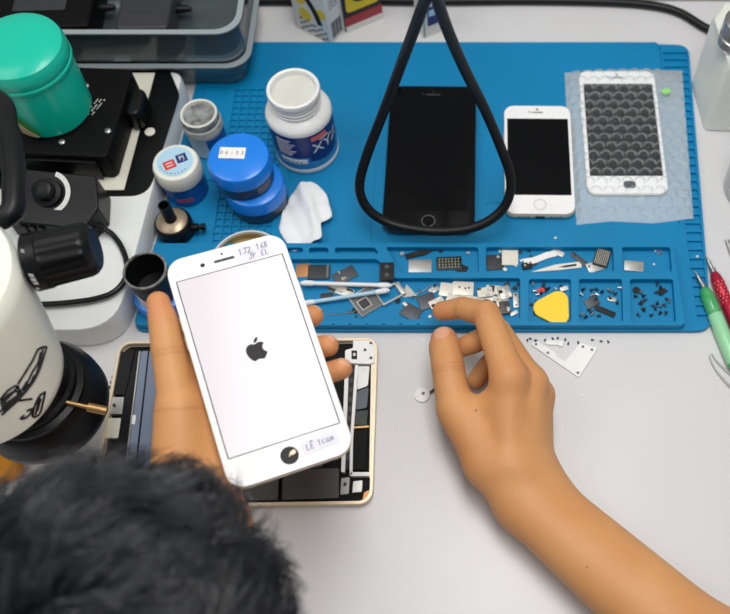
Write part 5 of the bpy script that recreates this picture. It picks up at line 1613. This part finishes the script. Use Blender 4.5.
for s0_ in range(0, len(u), 2000):
    near_[s0_:s0_ + 2000] = ci_[np.argmin(((root[s0_:s0_ + 2000, None, :] - root[None, ci_, :]) ** 2).sum(2), 1)]
for i in range(1, nseg + 1):
    w_ = .72 * (i / nseg) ** 1.2
    cen[i] = cen[i] * (1 - w_) + (cen[i][near_] + (root - root[near_]) * .25) * w_
VV = []
for i, c_ in enumerate(cen):
    t_ = (cen[min(i + 1, nseg)] - cen[max(i - 1, 0)]); t_ /= np.linalg.norm(t_, axis=1)[:, None]
    a_ = np.cross(t_, nr + .01); a_ /= np.linalg.norm(a_, axis=1)[:, None]; b_ = np.cross(t_, a_)
    rr_ = rad * (1 - .85 * (i / nseg) ** 1.5)
    for k in range(3):
        th_ = 2 * PI * k / 3; VV.append(c_ + (a_ * math.cos(th_) + b_ * math.sin(th_)) * rr_[:, None])
N = len(u); VV = np.concatenate(VV)
QQ = []
ii = np.arange(N)
for i in range(nseg):
    for k in range(3):
        k2 = (k + 1) % 3; QQ.append(np.stack([(i * 3 + k) * N + ii, (i * 3 + k2) * N + ii, ((i + 1) * 3 + k2) * N + ii, ((i + 1) * 3 + k) * N + ii], 1))
QQ = np.concatenate(QQ)
# under layer of hair close to the scalp
gu, gv = 40, 24; cap = []
for i in range(gv + 1):
    ph = i / gv * 2.0
    for j in range(gu):
        th_ = 2 * PI * j / gu; lim = 2.0 if math.sin(th_) < 0 else 2.0 - .9 * math.sin(th_)
        f_ = i / gv * lim; cap.append((math.sin(f_) * math.cos(th_), math.sin(f_) * math.sin(th_), math.cos(f_)))
cap = np.array(HEAD) + (np.array(cap) * (RAD + 3.5)) @ B_
cq = np.array([[i * gu + j, i * gu + (j + 1) % gu, (i + 1) * gu + (j + 1) % gu, (i + 1) * gu + j] for i in range(gv) for j in range(gu)])
hair = npmesh('hair', np.concatenate([VV, cap]), np.concatenate([QQ, cq + len(VV)]), M['hair'], person, PO)

# ------------------------------------------------------------------ light and camera


def area(name, loc, to, sx, sy, power, col=(1, 1, 1)):
    l = bpy.data.lights.new(name, 'AREA'); l.shape = 'RECTANGLE'; l.size = sx; l.size_y = sy; l.energy = power; l.color = col
    o = bpy.data.objects.new(name, l); COL.objects.link(o); o.location = W(loc); o.rotation_euler = (W(to) - W(loc)).to_track_quat('-Z', 'Y').to_euler(); return o


area('ceiling_lamp', (60, 330, 1150), (0, 320, 0), .9, .35, 9.7, (1.0, .985, .96))
area('added_side_fill', (-900, 350, 1300), (-50, 350, 0), .8, .6, 4.5, (1, .98, .95))  # added fill light from the left, brightens the microscope body
wd_ = bpy.data.worlds.new('room_light'); SC.world = wd_; wd_.use_nodes = True
wd_.node_tree.nodes['Background'].inputs[0].default_value = (.92, .96, 1.0, 1); wd_.node_tree.nodes['Background'].inputs[1].default_value = .27

cd = bpy.data.cameras.new('camera'); cam = bpy.data.objects.new('camera', cd); COL.objects.link(cam)
cam.location = W(CAM); cam.rotation_euler = (PI / 2 - PITCH, 0, 0)
cd.sensor_fit = 'HORIZONTAL'; cd.sensor_width = 36; cd.lens = FOC / 730 * 36
cd.shift_x = -(CX - 365) / 730; cd.shift_y = (CY - 307) / 730
cd.clip_start = .02; cd.clip_end = 20
cd.dof.use_dof = True; cd.dof.focus_distance = .70; cd.dof.aperture_fstop = 6.5
SC.camera = cam
vs = SC.view_settings; vs.view_transform = 'Standard'; vs.look = 'None'; vs.exposure = 0; vs.gamma = 1; vs.use_curve_mapping = False
